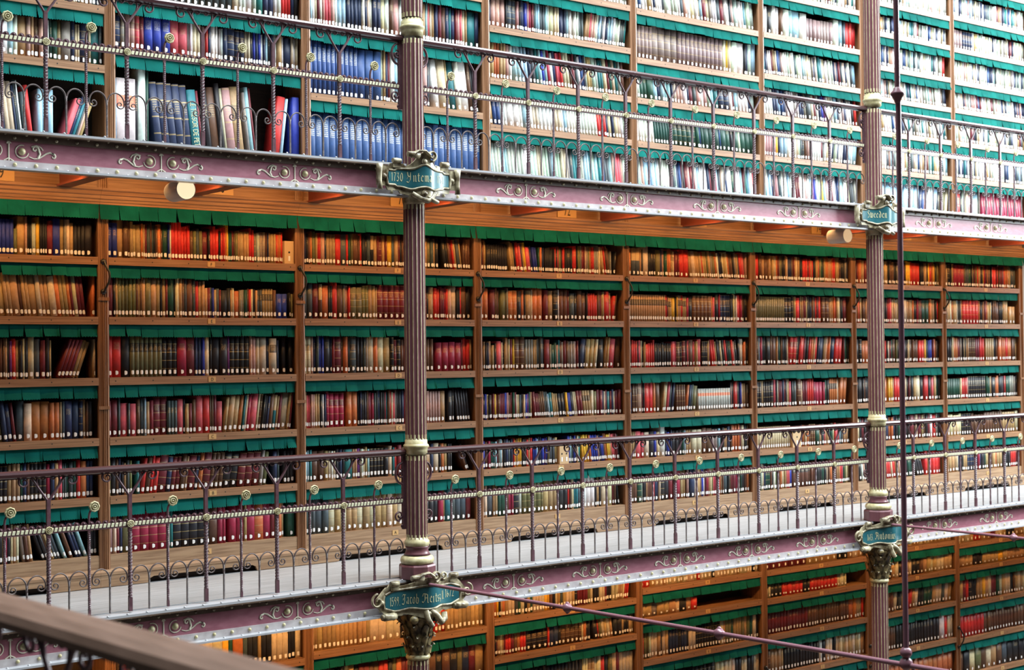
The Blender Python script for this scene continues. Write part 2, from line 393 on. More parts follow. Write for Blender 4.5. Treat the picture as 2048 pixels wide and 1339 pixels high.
def scrollbar_mesh():
    b = MB(); hw = .0054
    b.twist(0, 0, .012, .21, hw, 6.5, rings=46); b.box(-hw, hw, -hw, hw, .205, .23)
    for s in (-1, 1):
        pts = [(0, 0, .20), (s * .003, 0, .235)]
        for i in range(13):
            a = pi - pi * i / 12
            pts.append((s * (.060 + .057 * cos(a)), 0, .232 + .068 * sin(a)))
        pts += spiral(s * .0885, .226, .0285, 1.3, 0 if s > 0 else pi, -s, 28)[1:]
        b.tube(pts, .0046, 6, 0, 1.4, lambda t: 1.1 - .35 * t)
    return b.mesh('scroll_bar', M['iron_grey'])
PM, BMh, SMh, ROS, ROB = post_mesh(), baluster_mesh(), scrollbar_mesh(), rosette_mesh(.024), rosette_mesh(.034)
def railing(loc, L, posts, bals, bars, label, group=None, rot=0, wood=False):
    root = thing('gallery_railing', loc, label, 'railing', group); root.rotation_euler = (0, 0, rot)
    b = MB()
    pr = [(-.012, HR - .045), (-.030, HR - .038), (-.034, HR - .020), (-.028, HR - .006), (-.012, HR), (.012, HR), (.028, HR - .006), (.034, HR - .020), (.030, HR - .038), (.012, HR - .045)]
    if wood:
        pr = [(y * 2.5, HR + .02 + (z - HR) * 1.3) for y, z in pr]
    b.ext(pr, 0, L); build(b, 'handrail', M['rail_wood'] if wood else M['iron_rail'], root, False)
    b = MB(); b.box(0, L, -.004, .004, HR - .052, HR - .036 if not wood else HR - .03); build(b, 'rail_bar', M['iron'], root, False)
    b = MB()
    b.box(0, L, -.006, .006, BD - .016, BD + .016)
    n = int(L / .0262)
    for i in range(n):
        x = L * (i + .5) / n; w = L / n * .32
        b.add([(x - w - .003, -.0105, BD - .011), (x + w - .003, -.0105, BD - .011), (x + w + .003, -.0105, BD + .011), (x - w + .003, -.0105, BD + .011),
               (x - w - .003, -.006, BD - .013), (x + w - .003, -.006, BD - .013), (x + w + .003, -.006, BD + .013), (x - w + .003, -.006, BD + .013)],
              [(0, 1, 2, 3), (4, 5, 1, 0), (5, 6, 2, 1), (6, 7, 3, 2), (7, 4, 0, 3)], 1)
    n = int(L / .047)
    for i in range(n):
        x = L * (i + .5) / n; poly = [(x + .0205 * cos(a), BD + .015 + .021 * sin(a)) for a in [pi * k / 8 for k in range(9)]]
        b.slab(poly, -.004, .003, 0)
        b.ball(x, -.004, BD + .024, .008, 0, 8, half=True)
    b.box(0, L, -.009, .009, BD - .021, BD - .016)
    build(b, 'decorative_band', [M['iron'], M['cream']], root, False)
    for x in posts:
        o = put('post', PM, root, (x, 0, 0)); r = put('rosette', ROS, o, (0, -.012, BD))
    for x in bals:
        o = put('baluster', BMh, root, (x, 0, 0)); r = put('rosette', ROB, o, (.034, -.004, BD + .128))
    for x in bars: put('scroll_bar', SMh, root, (x, 0, 0))
    return root
def span(x0, x1, zf, posts, label, group):
    p = .26
    bals, bars = [], []
    for q in posts:
        bals.append(q + p)
    if posts[0] - p > x0 + .06: bals.append(posts[0] - p)
    bals = sorted(v for v in set(round(v, 4) for v in bals) if x0 + .05 < v < x1 - .05)
    allp = sorted(posts + bals)
    for a, c in zip(allp[:-1], allp[1:]): bars.append((a + c) / 2)
    bars.append(allp[0] - .13); bars.append(allp[-1] + .13)
    bars = [v for v in bars if x0 + .03 < v < x1 - .03]
    return railing((x0, RY, zf), x1 - x0, [v - x0 for v in posts], [v - x0 for v in bals], [v - x0 for v in bars], label, group)
PA = [5.285 - .532 * k for k in range(8)][::-1]
PB = [6.49 + .52 * k for k in range(9)]
PC = [11.86 + .52 * k for k in range(9)]
for zf, nm, gr in ((-1.636, 'middle', 'wrought-iron railings of the middle gallery'), (1.466, 'upper', 'wrought-iron railings of the upper gallery')):
    pass
ZM, ZU = -1.640, 1.414
span(.9, 5.82, ZM, PA, 'maroon scrolled iron railing of the middle gallery, left of the near column', 'wrought-iron railings of the middle gallery')
span(5.96, 11.18, ZM, PB, 'maroon scrolled iron railing of the middle gallery, between the two columns', 'wrought-iron railings of the middle gallery')
span(11.32, 16.4, ZM, PC, 'maroon scrolled iron railing of the middle gallery, right of the far column', 'wrought-iron railings of the middle gallery')
HR_U = 0
def shift_up():
    pass
span(.9, 5.82, ZU, PA, 'maroon scrolled iron railing of the upper gallery, left of the near column', 'wrought-iron railings of the upper gallery')
span(5.96, 11.18, ZU, PB, 'maroon scrolled iron railing of the upper gallery, between the two columns', 'wrought-iron railings of the upper gallery')
span(11.32, 16.4, ZU, PC, 'maroon scrolled iron railing of the upper gallery, right of the far column', 'wrought-iron railings of the upper gallery')
# near railing at the lower left corner of the view
ang = math.atan2(-8.6, .905)
railing((.80, 8.6, -1.63), 8.62, [.3 + .52 * k for k in range(16)], [.56 + .52 * k for k in range(15)], [.43 + .26 * k for k in range(31)],
        'blurred brown handrail on iron scrolls crossing the near lower left corner', None, ang, True)

# ------------------------------------------------------------------ columns
def flute(b, cx, cy, z0, z1, R):
    n = 16; ring = []
    for k in range(n):
        a0 = 2 * pi * k / n
        for j, (da, rr) in enumerate(((0, 1.0), (.17, 1.0), (.25, .965), (.45, .92), (.61, .90), (.77, .92), (.92, .965))):
            a = a0 + da * 2 * pi / n; ring.append((rr * R * cos(a), rr * R * sin(a), 1 if j == 0 else 0))
    N = len(ring)
    caps = [(0, 1)]
    zs = [z0, z0 + .035, z1 - .035, z1]
    vs = [(cx + x, cy + y, z) for z in zs for x, y, _ in ring]
    o = len(b.v); b.v += vs
    for j in range(3):
        for k in range(N):
            b.f.append((o + j * N + k, o + j * N + (k + 1) % N, o + (j + 1) * N + (k + 1) % N, o + (j + 1) * N + k))
            b.m.append(1 if (ring[k][2] or (j != 1 and k % 7 in (1, 2, 6))) else 0); b.sm.append(False)
def nib_text(s, h, w=.10):
    """blackletter-like lettering drawn with a broad pen; returns (quads, width)"""
    G = {
     '1': (.34, [[(.05, .8), (.17, .98), (.17, .02)]]), '5': (.5, [[(.42, .95), (.12, .95), (.10, .58), (.34, .58), (.38, .25), (.22, .02), (.05, .12)]]),
     '9': (.5, [[(.38, .8), (.22, .96), (.08, .75), (.2, .52), (.38, .62), (.38, .9), (.36, .3), (.14, .0)]]),
     '6': (.5, [[(.36, .96), (.14, .75), (.08, .3), (.2, .03), (.38, .2), (.34, .46), (.12, .44)]]),
     '7': (.46, [[(.06, .94), (.38, .94), (.2, .45), (.16, .02)]]), '2': (.5, [[(.08, .76), (.2, .96), (.36, .78), (.3, .5), (.07, .06), (.4, .06)]]),
     '3': (.48, [[(.07, .9), (.34, .93), (.2, .56), (.36, .34), (.22, .02), (.05, .1)]]), '0': (.52, [[(.24, .97), (.08, .6), (.1, .2), (.26, .02), (.4, .4), (.38, .8), (.24, .97)]]),
     '.': (.22, [[(.06, .06), (.10, .02)]]),
     'J': (.62, [[(.08, .78), (.2, .96), (.6, .92)], [(.42, .92), (.44, .3), (.3, .0), (.06, .08)], [(.12, .5), (.26, .62), (.2, .4)]]),
     'A': (.74, [[(.06, .66), (.14, .94), (.3, .9), (.3, .3), (.12, .04), (.02, .16)], [(.3, .92), (.56, .82), (.58, .06), (.66, .02)], [(.3, .5), (.56, .5)]]),
     'Y': (.72, [[(.04, .86), (.2, .96), (.26, .6), (.46, .5)], [(.52, .96), (.5, .2), (.3, -.08), (.1, .02)], [(.3, .52), (.14, .3)]]),
     'S': (.56, [[(.46, .86), (.26, .97), (.1, .74), (.42, .42), (.34, .08), (.08, .06)]]),
     'a': (.42, [[(.1, .62), (.28, .66), (.3, .08), (.36, .02)], [(.28, .4), (.08, .28), (.12, .04), (.28, .14)]]),
     'b': (.42, [[(.09, .98), (.09, .06), (.24, .02), (.32, .2), (.3, .54), (.12, .6)]]), 'c': (.34, [[(.3, .58), (.14, .66), (.08, .3), (.16, .03), (.3, .08)]]),
     'o': (.40, [[(.2, .66), (.08, .5), (.08, .14), (.2, .02), (.31, .16), (.31, .52), (.2, .66)]]), 'e': (.36, [[(.08, .34), (.28, .48), (.2, .66), (.08, .5), (.1, .12), (.28, .06)]]),
     'r': (.32, [[(.08, .62), (.11, .56), (.11, .02)], [(.12, .5), (.27, .64)]]), 't': (.30, [[(.12, .86), (.12, .08), (.24, .03)], [(.02, .64), (.25, .64)]]),
     's': (.34, [[(.28, .6), (.1, .6), (.1, .42), (.26, .26), (.24, .04), (.06, .05)]]), 'z': (.34, [[(.06, .62), (.28, .62), (.08, .3), (.28, .2), (.2, -.12)]]),
     'l': (.22, [[(.1, .98), (.1, .06), (.16, .02)]]), 'n': (.44, [[(.08, .64), (.11, .58), (.11, .02)], [(.12, .52), (.28, .66), (.31, .5), (.31, .06), (.37, .02)]]),
     'm': (.62, [[(.08, .64), (.11, .58), (.11, .02)], [(.12, .52), (.26, .66), (.29, .5), (.29, .02)], [(.3, .52), (.44, .66), (.48, .5), (.48, .06), (.54, .02)]]),
     'i': (.22, [[(.07, .62), (.1, .56), (.1, .06), (.16, .02)], [(.1, .84), (.12, .80)]]), 'u': (.44, [[(.08, .64), (.1, .14), (.2, .02), (.3, .14)], [(.3, .66), (.3, .08), (.37, .02)]]),
     'd': (.42, [[(.1, .94), (.3, .66), (.31, .16), (.2, .02), (.08, .16), (.08, .5), (.26, .58)]]), 'w': (.60, [[(.06, .74), (.1, .1), (.2, .02), (.28, .14)], [(.26, .70), (.28, .1), (.4, .02), (.49, .2), (.47, .66)]]),
     ' ': (.2, []), 'k': (.4, [[(.09, .98), (.09, .02)], [(.1, .36), (.28, .62)], [(.14, .36), (.32, .02)]]), 'f': (.3, [[(.24, .92), (.12, .86), (.12, .02)], [(.02, .62), (.24, .62)]])}
    x = 0; q = []; nx, nz = cos(rad(38)) * w / 2, sin(rad(38)) * w / 2
    for ch in s:
        wd_, st = G[ch]
        for pl in st:
            for (a, c), (d, e) in zip(pl[:-1], pl[1:]):
                a, d = a + x, d + x
                q.append([((a - nx) * h, (c - nz) * h), ((a + nx) * h, (c + nz) * h), ((d + nx) * h, (e + nz) * h), ((d - nx) * h, (e - nz) * h)])
        x += wd_ + .04
    return q, x * h

def nameplate(root, cx, zc, texts, style):
    yb = 8.735
    def Y(dx): return yb - .088 * math.exp(-((dx - .03) / .13) ** 2)
    def sheet(b, outline_t, outline_b, x0, x1, off, th, mi, n=56):
        vs = []
        for i in range(n + 1):
            x = x0 + (x1 - x0) * i / n
            for yy in (off, off + th):
                for k in range(5):
                    zt, zb = outline_t(x), outline_b(x)
                    vs.append((cx + x, Y(x) + yy, zc + zb + (zt - zb) * k / 4))
        fs = []
        for i in range(n):
            for k in range(4):
                a = i * 10 + k; c = (i + 1) * 10 + k
                fs.append((a, c, c + 1, a + 1)); fs.append((a + 5, a + 6, c + 6, c + 5))
            a = i * 10; c = (i + 1) * 10
            fs.append((a, a + 5, c + 5, c)); fs.append((a + 4, c + 4, c + 9, a + 9))
        e = n * 10
        for k in range(4): fs.append((k, k + 1, k + 6, k + 5)); fs.append((e + k, e + k + 5, e + k + 6, e + k + 1))
        b.add(vs, fs, mi, False)
    if style == 'mid':
        hw = .40
        ot = lambda x: .095 + .05 * math.exp(-(x / .10) ** 2) + (.02 if .20 < abs(x) < .30 else 0) - max(0, abs(x) - .32) * 1.0
        ob = lambda x: -.105 - .045 * math.exp(-((x - .0) / .11) ** 2) - (.012 if .18 < abs(x) < .26 else 0) + max(0, abs(x) - .32) * .9
        it = lambda x: .060 + .018 * math.exp(-(x / .10) ** 2) - max(0, abs(x) - .25) * .35
        ib = lambda x: -.072 + .012 * math.exp(-((abs(x) - .12) / .06) ** 2) + max(0, abs(x) - .25) * .35
        iw = .325
    else:
        hw = .36
        ot = lambda x: .075 + .11 * math.exp(-(x / .07) ** 2) + (.022 if .14 < abs(x) < .25 else 0)
        ob = lambda x: -.10 - .05 * math.exp(-(x / .09) ** 2) - (.02 if .1 < abs(x) < .17 else 0) + (.03 if abs(x) > .27 else 0)
        it = lambda x: .048 + .035 * math.exp(-(x / .05) ** 2) - (.012 if abs(x) > .2 else 0)
        ib = lambda x: -.062 - .018 * math.exp(-((abs(x) - .09) / .05) ** 2) + (.012 if abs(x) > .2 else 0)
        iw = .265
    b = MB(); sheet(b, ot, ob, -hw, hw, 0, .014, 0)
    # raised rim round the panel
    for f, g in ((it, .010), (ib, -.010)):
        b.tube([(cx + x, Y(x) - .004, zc + f(x) + g) for x in [-iw + 2 * iw * i / 40 for i in range(41)]], .009, 6)
    for s in (-1, 1):
        b.tube([(cx + s * (iw + .008), Y(iw) - .004, zc + ib(iw) - .01), (cx + s * (iw + .02), Y(iw) - .004, zc), (cx + s * (iw + .008), Y(iw) - .004, zc + it(iw) + .01)], .009, 6)
    fr = build(b, 'name_plate', M['bronze'], root)
    b = MB(); sheet(b, it, ib, -iw, iw, -.006, .006, 0, 48); build(b, 'painted_panel', M['plate_blue'], fr)
    b = MB()
    for tx, x0, z0, h, wmax in texts:
        q, wd_ = nib_text(tx, h); sc = wmax / wd_
        for quad in q:
            vs = []
            for (px, pz) in quad:
                X = x0 + px * sc; vs.append((cx + X, Y(X) - .0085, zc + z0 + pz))
            b.add(vs, [(0, 1, 2, 3)])
    lt = build(b, 'lettering', M['plate_text'], fr); lt['label'] = 'pale gold blackletter writing'
    # curled ribbon ends, bosses
    ends = [(-.395, .055, 'a'), (-.30, -.115, 'h'), (.395, .055, 'a'), (.33, -.10, 'h'), (-.25, .12, 'v'), (.27, .13, 'v')] if style == 'mid' else \
           [(-.345, 0, 'V'), (.345, 0, 'V'), (-.2, .115, 'v'), (.22, .115, 'v')]
    for dx, dz, k in ends:
        b = MB(); y = Y(dx) - .012; c = (cx + dx, y, zc + dz)
        if k == 'h':
            for r, l in ((.021, .06), (.026, .045)):
                b.lathe([(r, -l), (r * 1.05, -l * .5), (r, 0), (r * 1.1, l)], c[0], c[1], 14, 0, 'x', c[2])
        elif k == 'v':
            b.lathe([(.018, -.035), (.021, 0), (.018, .035)], c[0], c[1], 14, 0, 'x', c[2])
            b.box(c[0] - .033, c[0] + .033, y - .004, y + .006, c[2] - .05, c[2] + .004)
        elif k == 'V':
            b.lathe([(.022, -.10), (.016, -.04), (.018, .02), (.026, .085)], c[0], c[1], 14, 0, 'z', c[2])
        else:
            b.tube(spiral(c[0], c[2] - .05, .055, 1.2, pi / 2, 1 if dx < 0 else -1, 30, y), .008, 6, 0, 1.6)
        build(b, 'ribbon_curl', M['bronze'], fr)
    for dx, dz in ([(-.355, -.01), (.36, -.01), (.0, -.115)] if style == 'mid' else [(-.30, .0), (.30, .0), (0, .115), (0, -.12)]):
        b = MB(); b.ball(cx + dx, Y(dx) - .004, zc + dz, .020, 0, 12, sy=.8); b.lathe([(.027, 0), (.027, .006)], cx + dx, Y(dx) - .006, 14, 0, 'y', zc + dz)
        build(b, 'boss', M['bronze'], fr)
    # crest
    b = MB(); zt = zc + ot(0) - (.045 if style == 'up' else .012)
    b.tube(spiral(cx + .055, zt + .02, .042, 1.3, -pi / 2, 1, 30, Y(0) - .01), .0085, 8, 0, 2.2)
    b.tube([(cx - .12, Y(.1) - .01, zt + .0), (cx - .07, Y(.05) - .02, zt + .045), (cx - .01, Y(0) - .02, zt + .05), (cx + .035, Y(0) - .015, zt + .02)], .010, 8, 0, 2.2)
    b.lathe([(.020, -.05), (.024, 0), (.030, .045)], cx - .10, Y(.1) - .02, 14, 0, 'x', zt + .02)
    if style == 'mid': b.tube(spiral(cx + .16, zt + .01, .03, 1.2, -pi / 2, 1, 24, Y(.15)), .008, 6, 0, 1.5)
    build(b, 'crest', M['bronze'], fr)
    return fr

def scroll_bracket(b, cx, s, zr):
    """iron scroll between column and railing below the handrail"""
    y = RY
    x0 = cx + s * .082
    pts = [(x0 + s * .01, y, zr - .10)]
    for i in range(18):
        a = pi / 2 - pi * i / 17
        pts.append((x0 + s * (.02 + .055 * cos(a)), y, zr - .19 + .075 * sin(a)))
    b.tube(pts + [(x0 + s * .01, y, zr - .30)], .008, 6, 0, 1.6)
    b.tube(spiral(x0 + s * .032, zr - .195, .033, 1.4, pi / 2, s, 28, y), .0065, 6, 0, 1.6)
    b.tube([(x0, y, zr - .26), (x0 + s * .012, y, zr - .32), (x0 + s * .004, y, zr - .38)], .007, 6, 0, 1.4)
    b.tube(spiral(x0 + s * .045, zr - .50, .04, 1.3, -pi / 2, s, 26, y), .0060, 6, 0, 1.6)
    b.tube([(x0 + s * .002, y, zr - .40), (x0 + s * .01, y, zr - .49), (x0 + s * .05, y, zr - .54)], .0065, 6, 0, 1.4)
    b.tube(spiral(x0 + s * .018, zr - .575, .02, 1.2, pi / 2, s, 20, y), .005, 6, 0, 1.4)

def column(cx, label, texts_up, texts_mid):
    cy = 8.80; root = thing('cast_iron_column', (cx, cy, -4.68), label, 'column', 'fluted columns carrying the galleries')
    R = .080; MT = [M['shaft'], M['gold']]
    for z0, z1 in ((-4.4, -2.235), (-1.35, -.735), (-.615, 1.115), (1.36, 2.34), (2.50, 5.0)):
        b = MB(); flute(b, cx, cy, z0, z1, R); build(b, 'fluted_shaft', MT, root)
    for zr in (-.675, 2.42):                                     # collar at handrail height
        b = MB(); b.lathe([(.070, -.06), (.074, -.05), (.083, -.045), (.083, -.02), (.088, -.005), (.094, .005), (.094, .016), (.088, .022), (.083, .028), (.083, .055), (.074, .06), (.07, .08)], cx, cy, 32, 0, 'z', zr)
        build(b, 'collar', M['gold'], root)
        b = MB(); b.box(cx - .10, cx - .072, RY - .012, RY + .012, zr - .60, zr - .045); b.box(cx + .072, cx + .10, RY - .012, RY + .012, zr - .60, zr - .045)
        for s in (-1, 1): scroll_bracket(b, cx, s, zr)
        build(b, 'scroll_bracket', M['iron'], root)
    b = MB()
    b.lathe([(.076, -1.335), (.080, -1.350), (.092, -1.362), (.094, -1.385), (.088, -1.395), (.088, -1.40)][::-1], cx, cy, 36, 0, 'z', 0)
    b.lathe([(.100, -1.465), (.088, -1.45), (.082, -1.43), (.084, -1.412), (.090, -1.40)], cx, cy, 36, 1, 'z', 0)
    b.lathe([(.104, -1.530), (.118, -1.525), (.124, -1.510), (.124, -1.495), (.116, -1.478), (.098, -1.468)], cx, cy, 36, 0, 'z', 0)
    build(b, 'moulded_base', [M['gold'], M['shaft']], root)
    b = MB(); b.lathe([(.078, -1.90), (.078, -1.70), (.078, -1.635)], cx, cy, 24); b.lathe([(.138, -1.634), (.138, -1.545), (.130, -1.532), (.10, -1.530)], cx, cy, 8, 0, 'z', 0, False); build(b, 'octagonal_plinth', M['shaft'], root)
    # capital under the middle gallery
    b = MB(); b.lathe([(.07, -2.235), (.086, -2.228), (.092, -2.215), (.086, -2.200), (.078, -2.195)], cx, cy, 32, 0, 'z', 0)
    build(b, 'collar', M['gold'], root)
    b = MB(); b.lathe([(.074, -2.195), (.076, -2.12), (.086, -2.03), (.110, -1.96), (.130, -1.925), (.130, -1.88)], cx, cy, 32, 0, 'z', 0)
    for row, (zb, hgt, rb, out, nn) in enumerate(((-2.19, .09, .080, .030, 10), (-2.13, .10, .082, .040, 10), (-2.06, .12, .088, .055, 8))):
        for k in range(nn):
            a = 2 * pi * (k + .5 * (row % 2)) / nn; vs = []; nj = 7
            for j in range(nj + 1):
                t = j / nj; r = rb + .006 + out * t ** 2 * (1 if t < .86 else 1.05); z = zb + hgt * (t if t < .86 else .86 - (t - .86) * 1.2)
                w = (.024 if row < 2 else .030) * (sin(pi * (.18 + .80 * t)) ** .8) + .002
                for d, rr in ((-1, 0), (0, .010), (1, 0)):
                    aa = a + d * w / r; vs.append((cx + (r + rr) * cos(aa), cy + (r + rr) * sin(aa), z))
            b.add(vs, [(j * 3 + q, j * 3 + q + 1, j * 3 + q + 4, j * 3 + q + 3) for j in range(nj) for q in (0, 1)], 0, True)
    for k in range(4):
        a = pi / 4 + k * pi / 2; px, py = cx + .135 * cos(a), cy + .135 * sin(a)
        b.ball(px, py, -1.925, .034, 0, 12)
    build(b, 'leaf_capital', M['bronze_dark'], root)
    b = MB(); b.tube([(cx + .02, 8.66, -1.86), (cx + .06, 8.63, -1.90), (cx + .09, 8.62, -1.95), (cx + .13, 8.64, -1.93), (cx + .14, 8.66, -1.89)], .022, 8, 0, 1.2)
    b.tube([(cx - .02, 8.66, -1.86), (cx - .02, 8.63, -1.92), (cx + .01, 8.62, -1.97)], .020, 8, 0, 1.2); b.ball(cx + .06, 8.635, -1.915, .016)
    build(b, 'ribbon_drop', M['bronze'], root)
    b = MB(); b.lathe([(.078, 1.115), (.084, 1.13), (.088, 1.16), (.080, 1.20), (.078, 1.37)], cx, cy, 24, 0, 'z', 0)
    b.tube([(cx - .08, 8.70, 1.185), (cx - .03, 8.67, 1.15), (cx + .03, 8.66, 1.135), (cx + .075, 8.67, 1.16), (cx + .10, 8.68, 1.20)], .022, 8, 0, 1.2)
    b.tube([(cx + .02, 8.67, 1.17), (cx + .07, 8.65, 1.14), (cx + .12, 8.67, 1.13)], .016, 8, 0, 1.3)
    build(b, 'ribbon_drop', M['bronze'], root)
    nameplate(root, cx, 1.305, texts_up, 'up'); nameplate(root, cx, -1.765, texts_mid, 'mid')
    return root
column(5.89, 'near fluted maroon and gold iron column, rising through both galleries',
       [('1730', -.245, -.035, .066, .10), ('Yntema', -.13, -.035, .072, .19), ('1761', .13, -.032, .056, .085)],
       [('1599.', -.290, -.042, .066, .09), ('Jacob', -.190, -.038, .074, .125), ('Aertsz', -.050, -.036, .074, .17), ('ll.', .135, -.03, .064, .035), ('1672', .18, -.028, .064, .10)])
column(11.25, 'far fluted maroon and gold iron column on the right side',
       [('Sweeden', -.20, -.03, .072, .20)],
       [('1613.', -.265, -.042, .064, .09), ('Antonius', -.16, -.038, .074, .21)])

# ------------------------------------------------------------------ tie rods, pole
def rod(x, y0, z0, y1, z1, knobs, label, grp):
    root = thing('tie_rod', (x, y0, z0), label, 'tie rod', grp)
    b = MB(); b.tube([(x, y0, z0), (x, (y0 + y1) / 2, (z0 + z1) / 2), (x, y1, z1)], .0125, 10); build(b, 'rod', M['rod'], root)
    for ky in knobs:
        t = (ky - y0) / (y1 - y0); z = z0 + (z1 - z0) * t
        b = MB(); b.lathe([(.012, -.035), (.020, -.028), (.020, -.020), (.030, -.010), (.032, 0), (.030, .010), (.020, .020), (.020, .028), (.012, .035)], x, ky, 16, 0, 'y', z)
        b.ball(x, ky, z + .028, .012); b.ball(x, ky, z - .028, .012)
        build(b, 'knob', M['rod'], root)
rod(5.89, 8.64, -1.668, 4.2, -1.555, [7.075, 5.73], 'thin mauve tie rod running from the near column to the hanging pole', 'tie rods across the hall')
rod(11.25, 8.64, -1.665, 5.0, -1.66, [7.33], 'thin mauve tie rod running out from the far column', 'tie rods across the hall')
root = thing('hanging_pole', (5.89, 4.45, -1.6), 'slim mauve vertical pole crossing the view in front of the far column', 'pole')
b = MB(); b.tube([(5.89, 4.45, -1.54), (5.89, 4.45, 1.26)], .0135, 10); b.tube([(5.885, 4.45, 1.26), (5.87, 4.45, 4.6)], .0135, 10); build(b, 'pole_rod', M['rod'], root)
b = MB(); b.lathe([(.013, .035), (.020, .03), (.022, .02), (.034, .008), (.036, 0), (.028, -.012), (.018, -.03), (.013, -.045)][::-1], 5.885, 4.45, 18, 0, 'z', 1.28); build(b, 'knob', M['rod'], root)
b = MB(); b.ball(5.89, 4.45, -1.50, .030); b.ball(5.89, 4.45, -1.555, .034); b.tube([(5.89, 4.45, -1.54), (5.93, 4.45, -1.56), (5.96, 4.44, -1.64)], .010, 8)
build(b, 'joint', M['rod'], root)

# ------------------------------------------------------------------ spotlights
def spot(x, y, z, lens, label):
    root = thing('spotlight', (x, y, z), label, 'lamp', 'cylinder spotlights under the upper gallery')
    b = MB(); r = .070; b.lathe([(r * .8, .22), (r * .97, .21), (r, .19), (r, .01), (r * 1.02, .008), (r * 1.02, 0), (r * .96, 0), (r * .96, .006)][::-1], x, y, 36, 0, 'y', z); build(b, 'housing', M['lamp_body'], root)
    b = MB(); b.lathe([(r * .95, -.001), (r * .8, -.006), (r * .4, -.010), (.001, -.011)][::-1], x, y, 36, 0, 'y', z); build(b, 'lens', lens, root)
    b = MB(); b.box(x - .012, x + .012, y + .10, y + .14, z + r - .005, 1.352); b.box(x - .22, x - .01, y + .08, y + .16, 1.19 + .03, 1.25); build(b, 'mounting_arm', M['lamp_body'], root)
spot(4.185, 9.03, 1.148, M['lamp_on'], 'lit white cylinder spotlight under the upper gallery, left of the near column')
spot(11.17, 9.06, 1.133, M['lamp_dim'], 'dim white cylinder spotlight under the upper gallery, beside the far column')

# ------------------------------------------------------------------ bookcases
BAYW = {1: 'leftmost bay', 2: 'second bay', 3: 'third bay', 4: 'fourth bay', 5: 'fifth bay', 6: 'sixth bay', 7: 'seventh bay', 8: 'eighth bay', 0: 'bay beyond the left'}
BAYL = {1: 'leftmost bay in view', 2: 'second bay from the left', 3: 'third bay, crossed by the near column', 4: 'fourth bay, just right of the near column', 5: 'fifth bay from the left',
        6: 'sixth bay, just left of the far column', 7: 'seventh bay, behind the vertical pole', 8: 'rightmost bay in view'}
def valance(b, x0, x1, y, zt, drop):
    """cloth strip cut into flaps with pinked lower edge"""
    x = x0 + .002
    while x < x1 - .01:
        w = min(random.choice((.105, .12, .13, .145, .15)), x1 - .002 - x)
        if x1 - x - w < .05: w = x1 - .002 - x
        nt = max(2, int(round(w / .019))); lift = random.uniform(.004, .022); tw = random.uniform(-.010, .010); dz = random.uniform(-.004, .006)
        rip = random.random()
        cols = nt * 2; vs = []
        for i in range(cols + 1):
            u = i / cols
            for k in range(5):
                t = k / 4
                z = zt - (drop + dz) * t - (.0065 if (i % 2 and k == 4) else 0)
                gap = .004 * t * (1 if i == 0 else (-1 if i == cols else 0)) * (2.0 if rip > .6 else .5)
                yy = y - lift * t * t - tw * t * (u - .5) - .004 * sin(u * pi * 1.0) * t
                if rip > .82 and i >= cols - 1: yy -= .012 * t
                vs.append((x + u * w + gap, yy, z))
        b.add(vs, [(i * 5 + k, i * 5 + k + 1, (i + 1) * 5 + k + 1, (i + 1) * 5 + k) for i in range(cols) for k in range(4)], 0, True)
        x += w
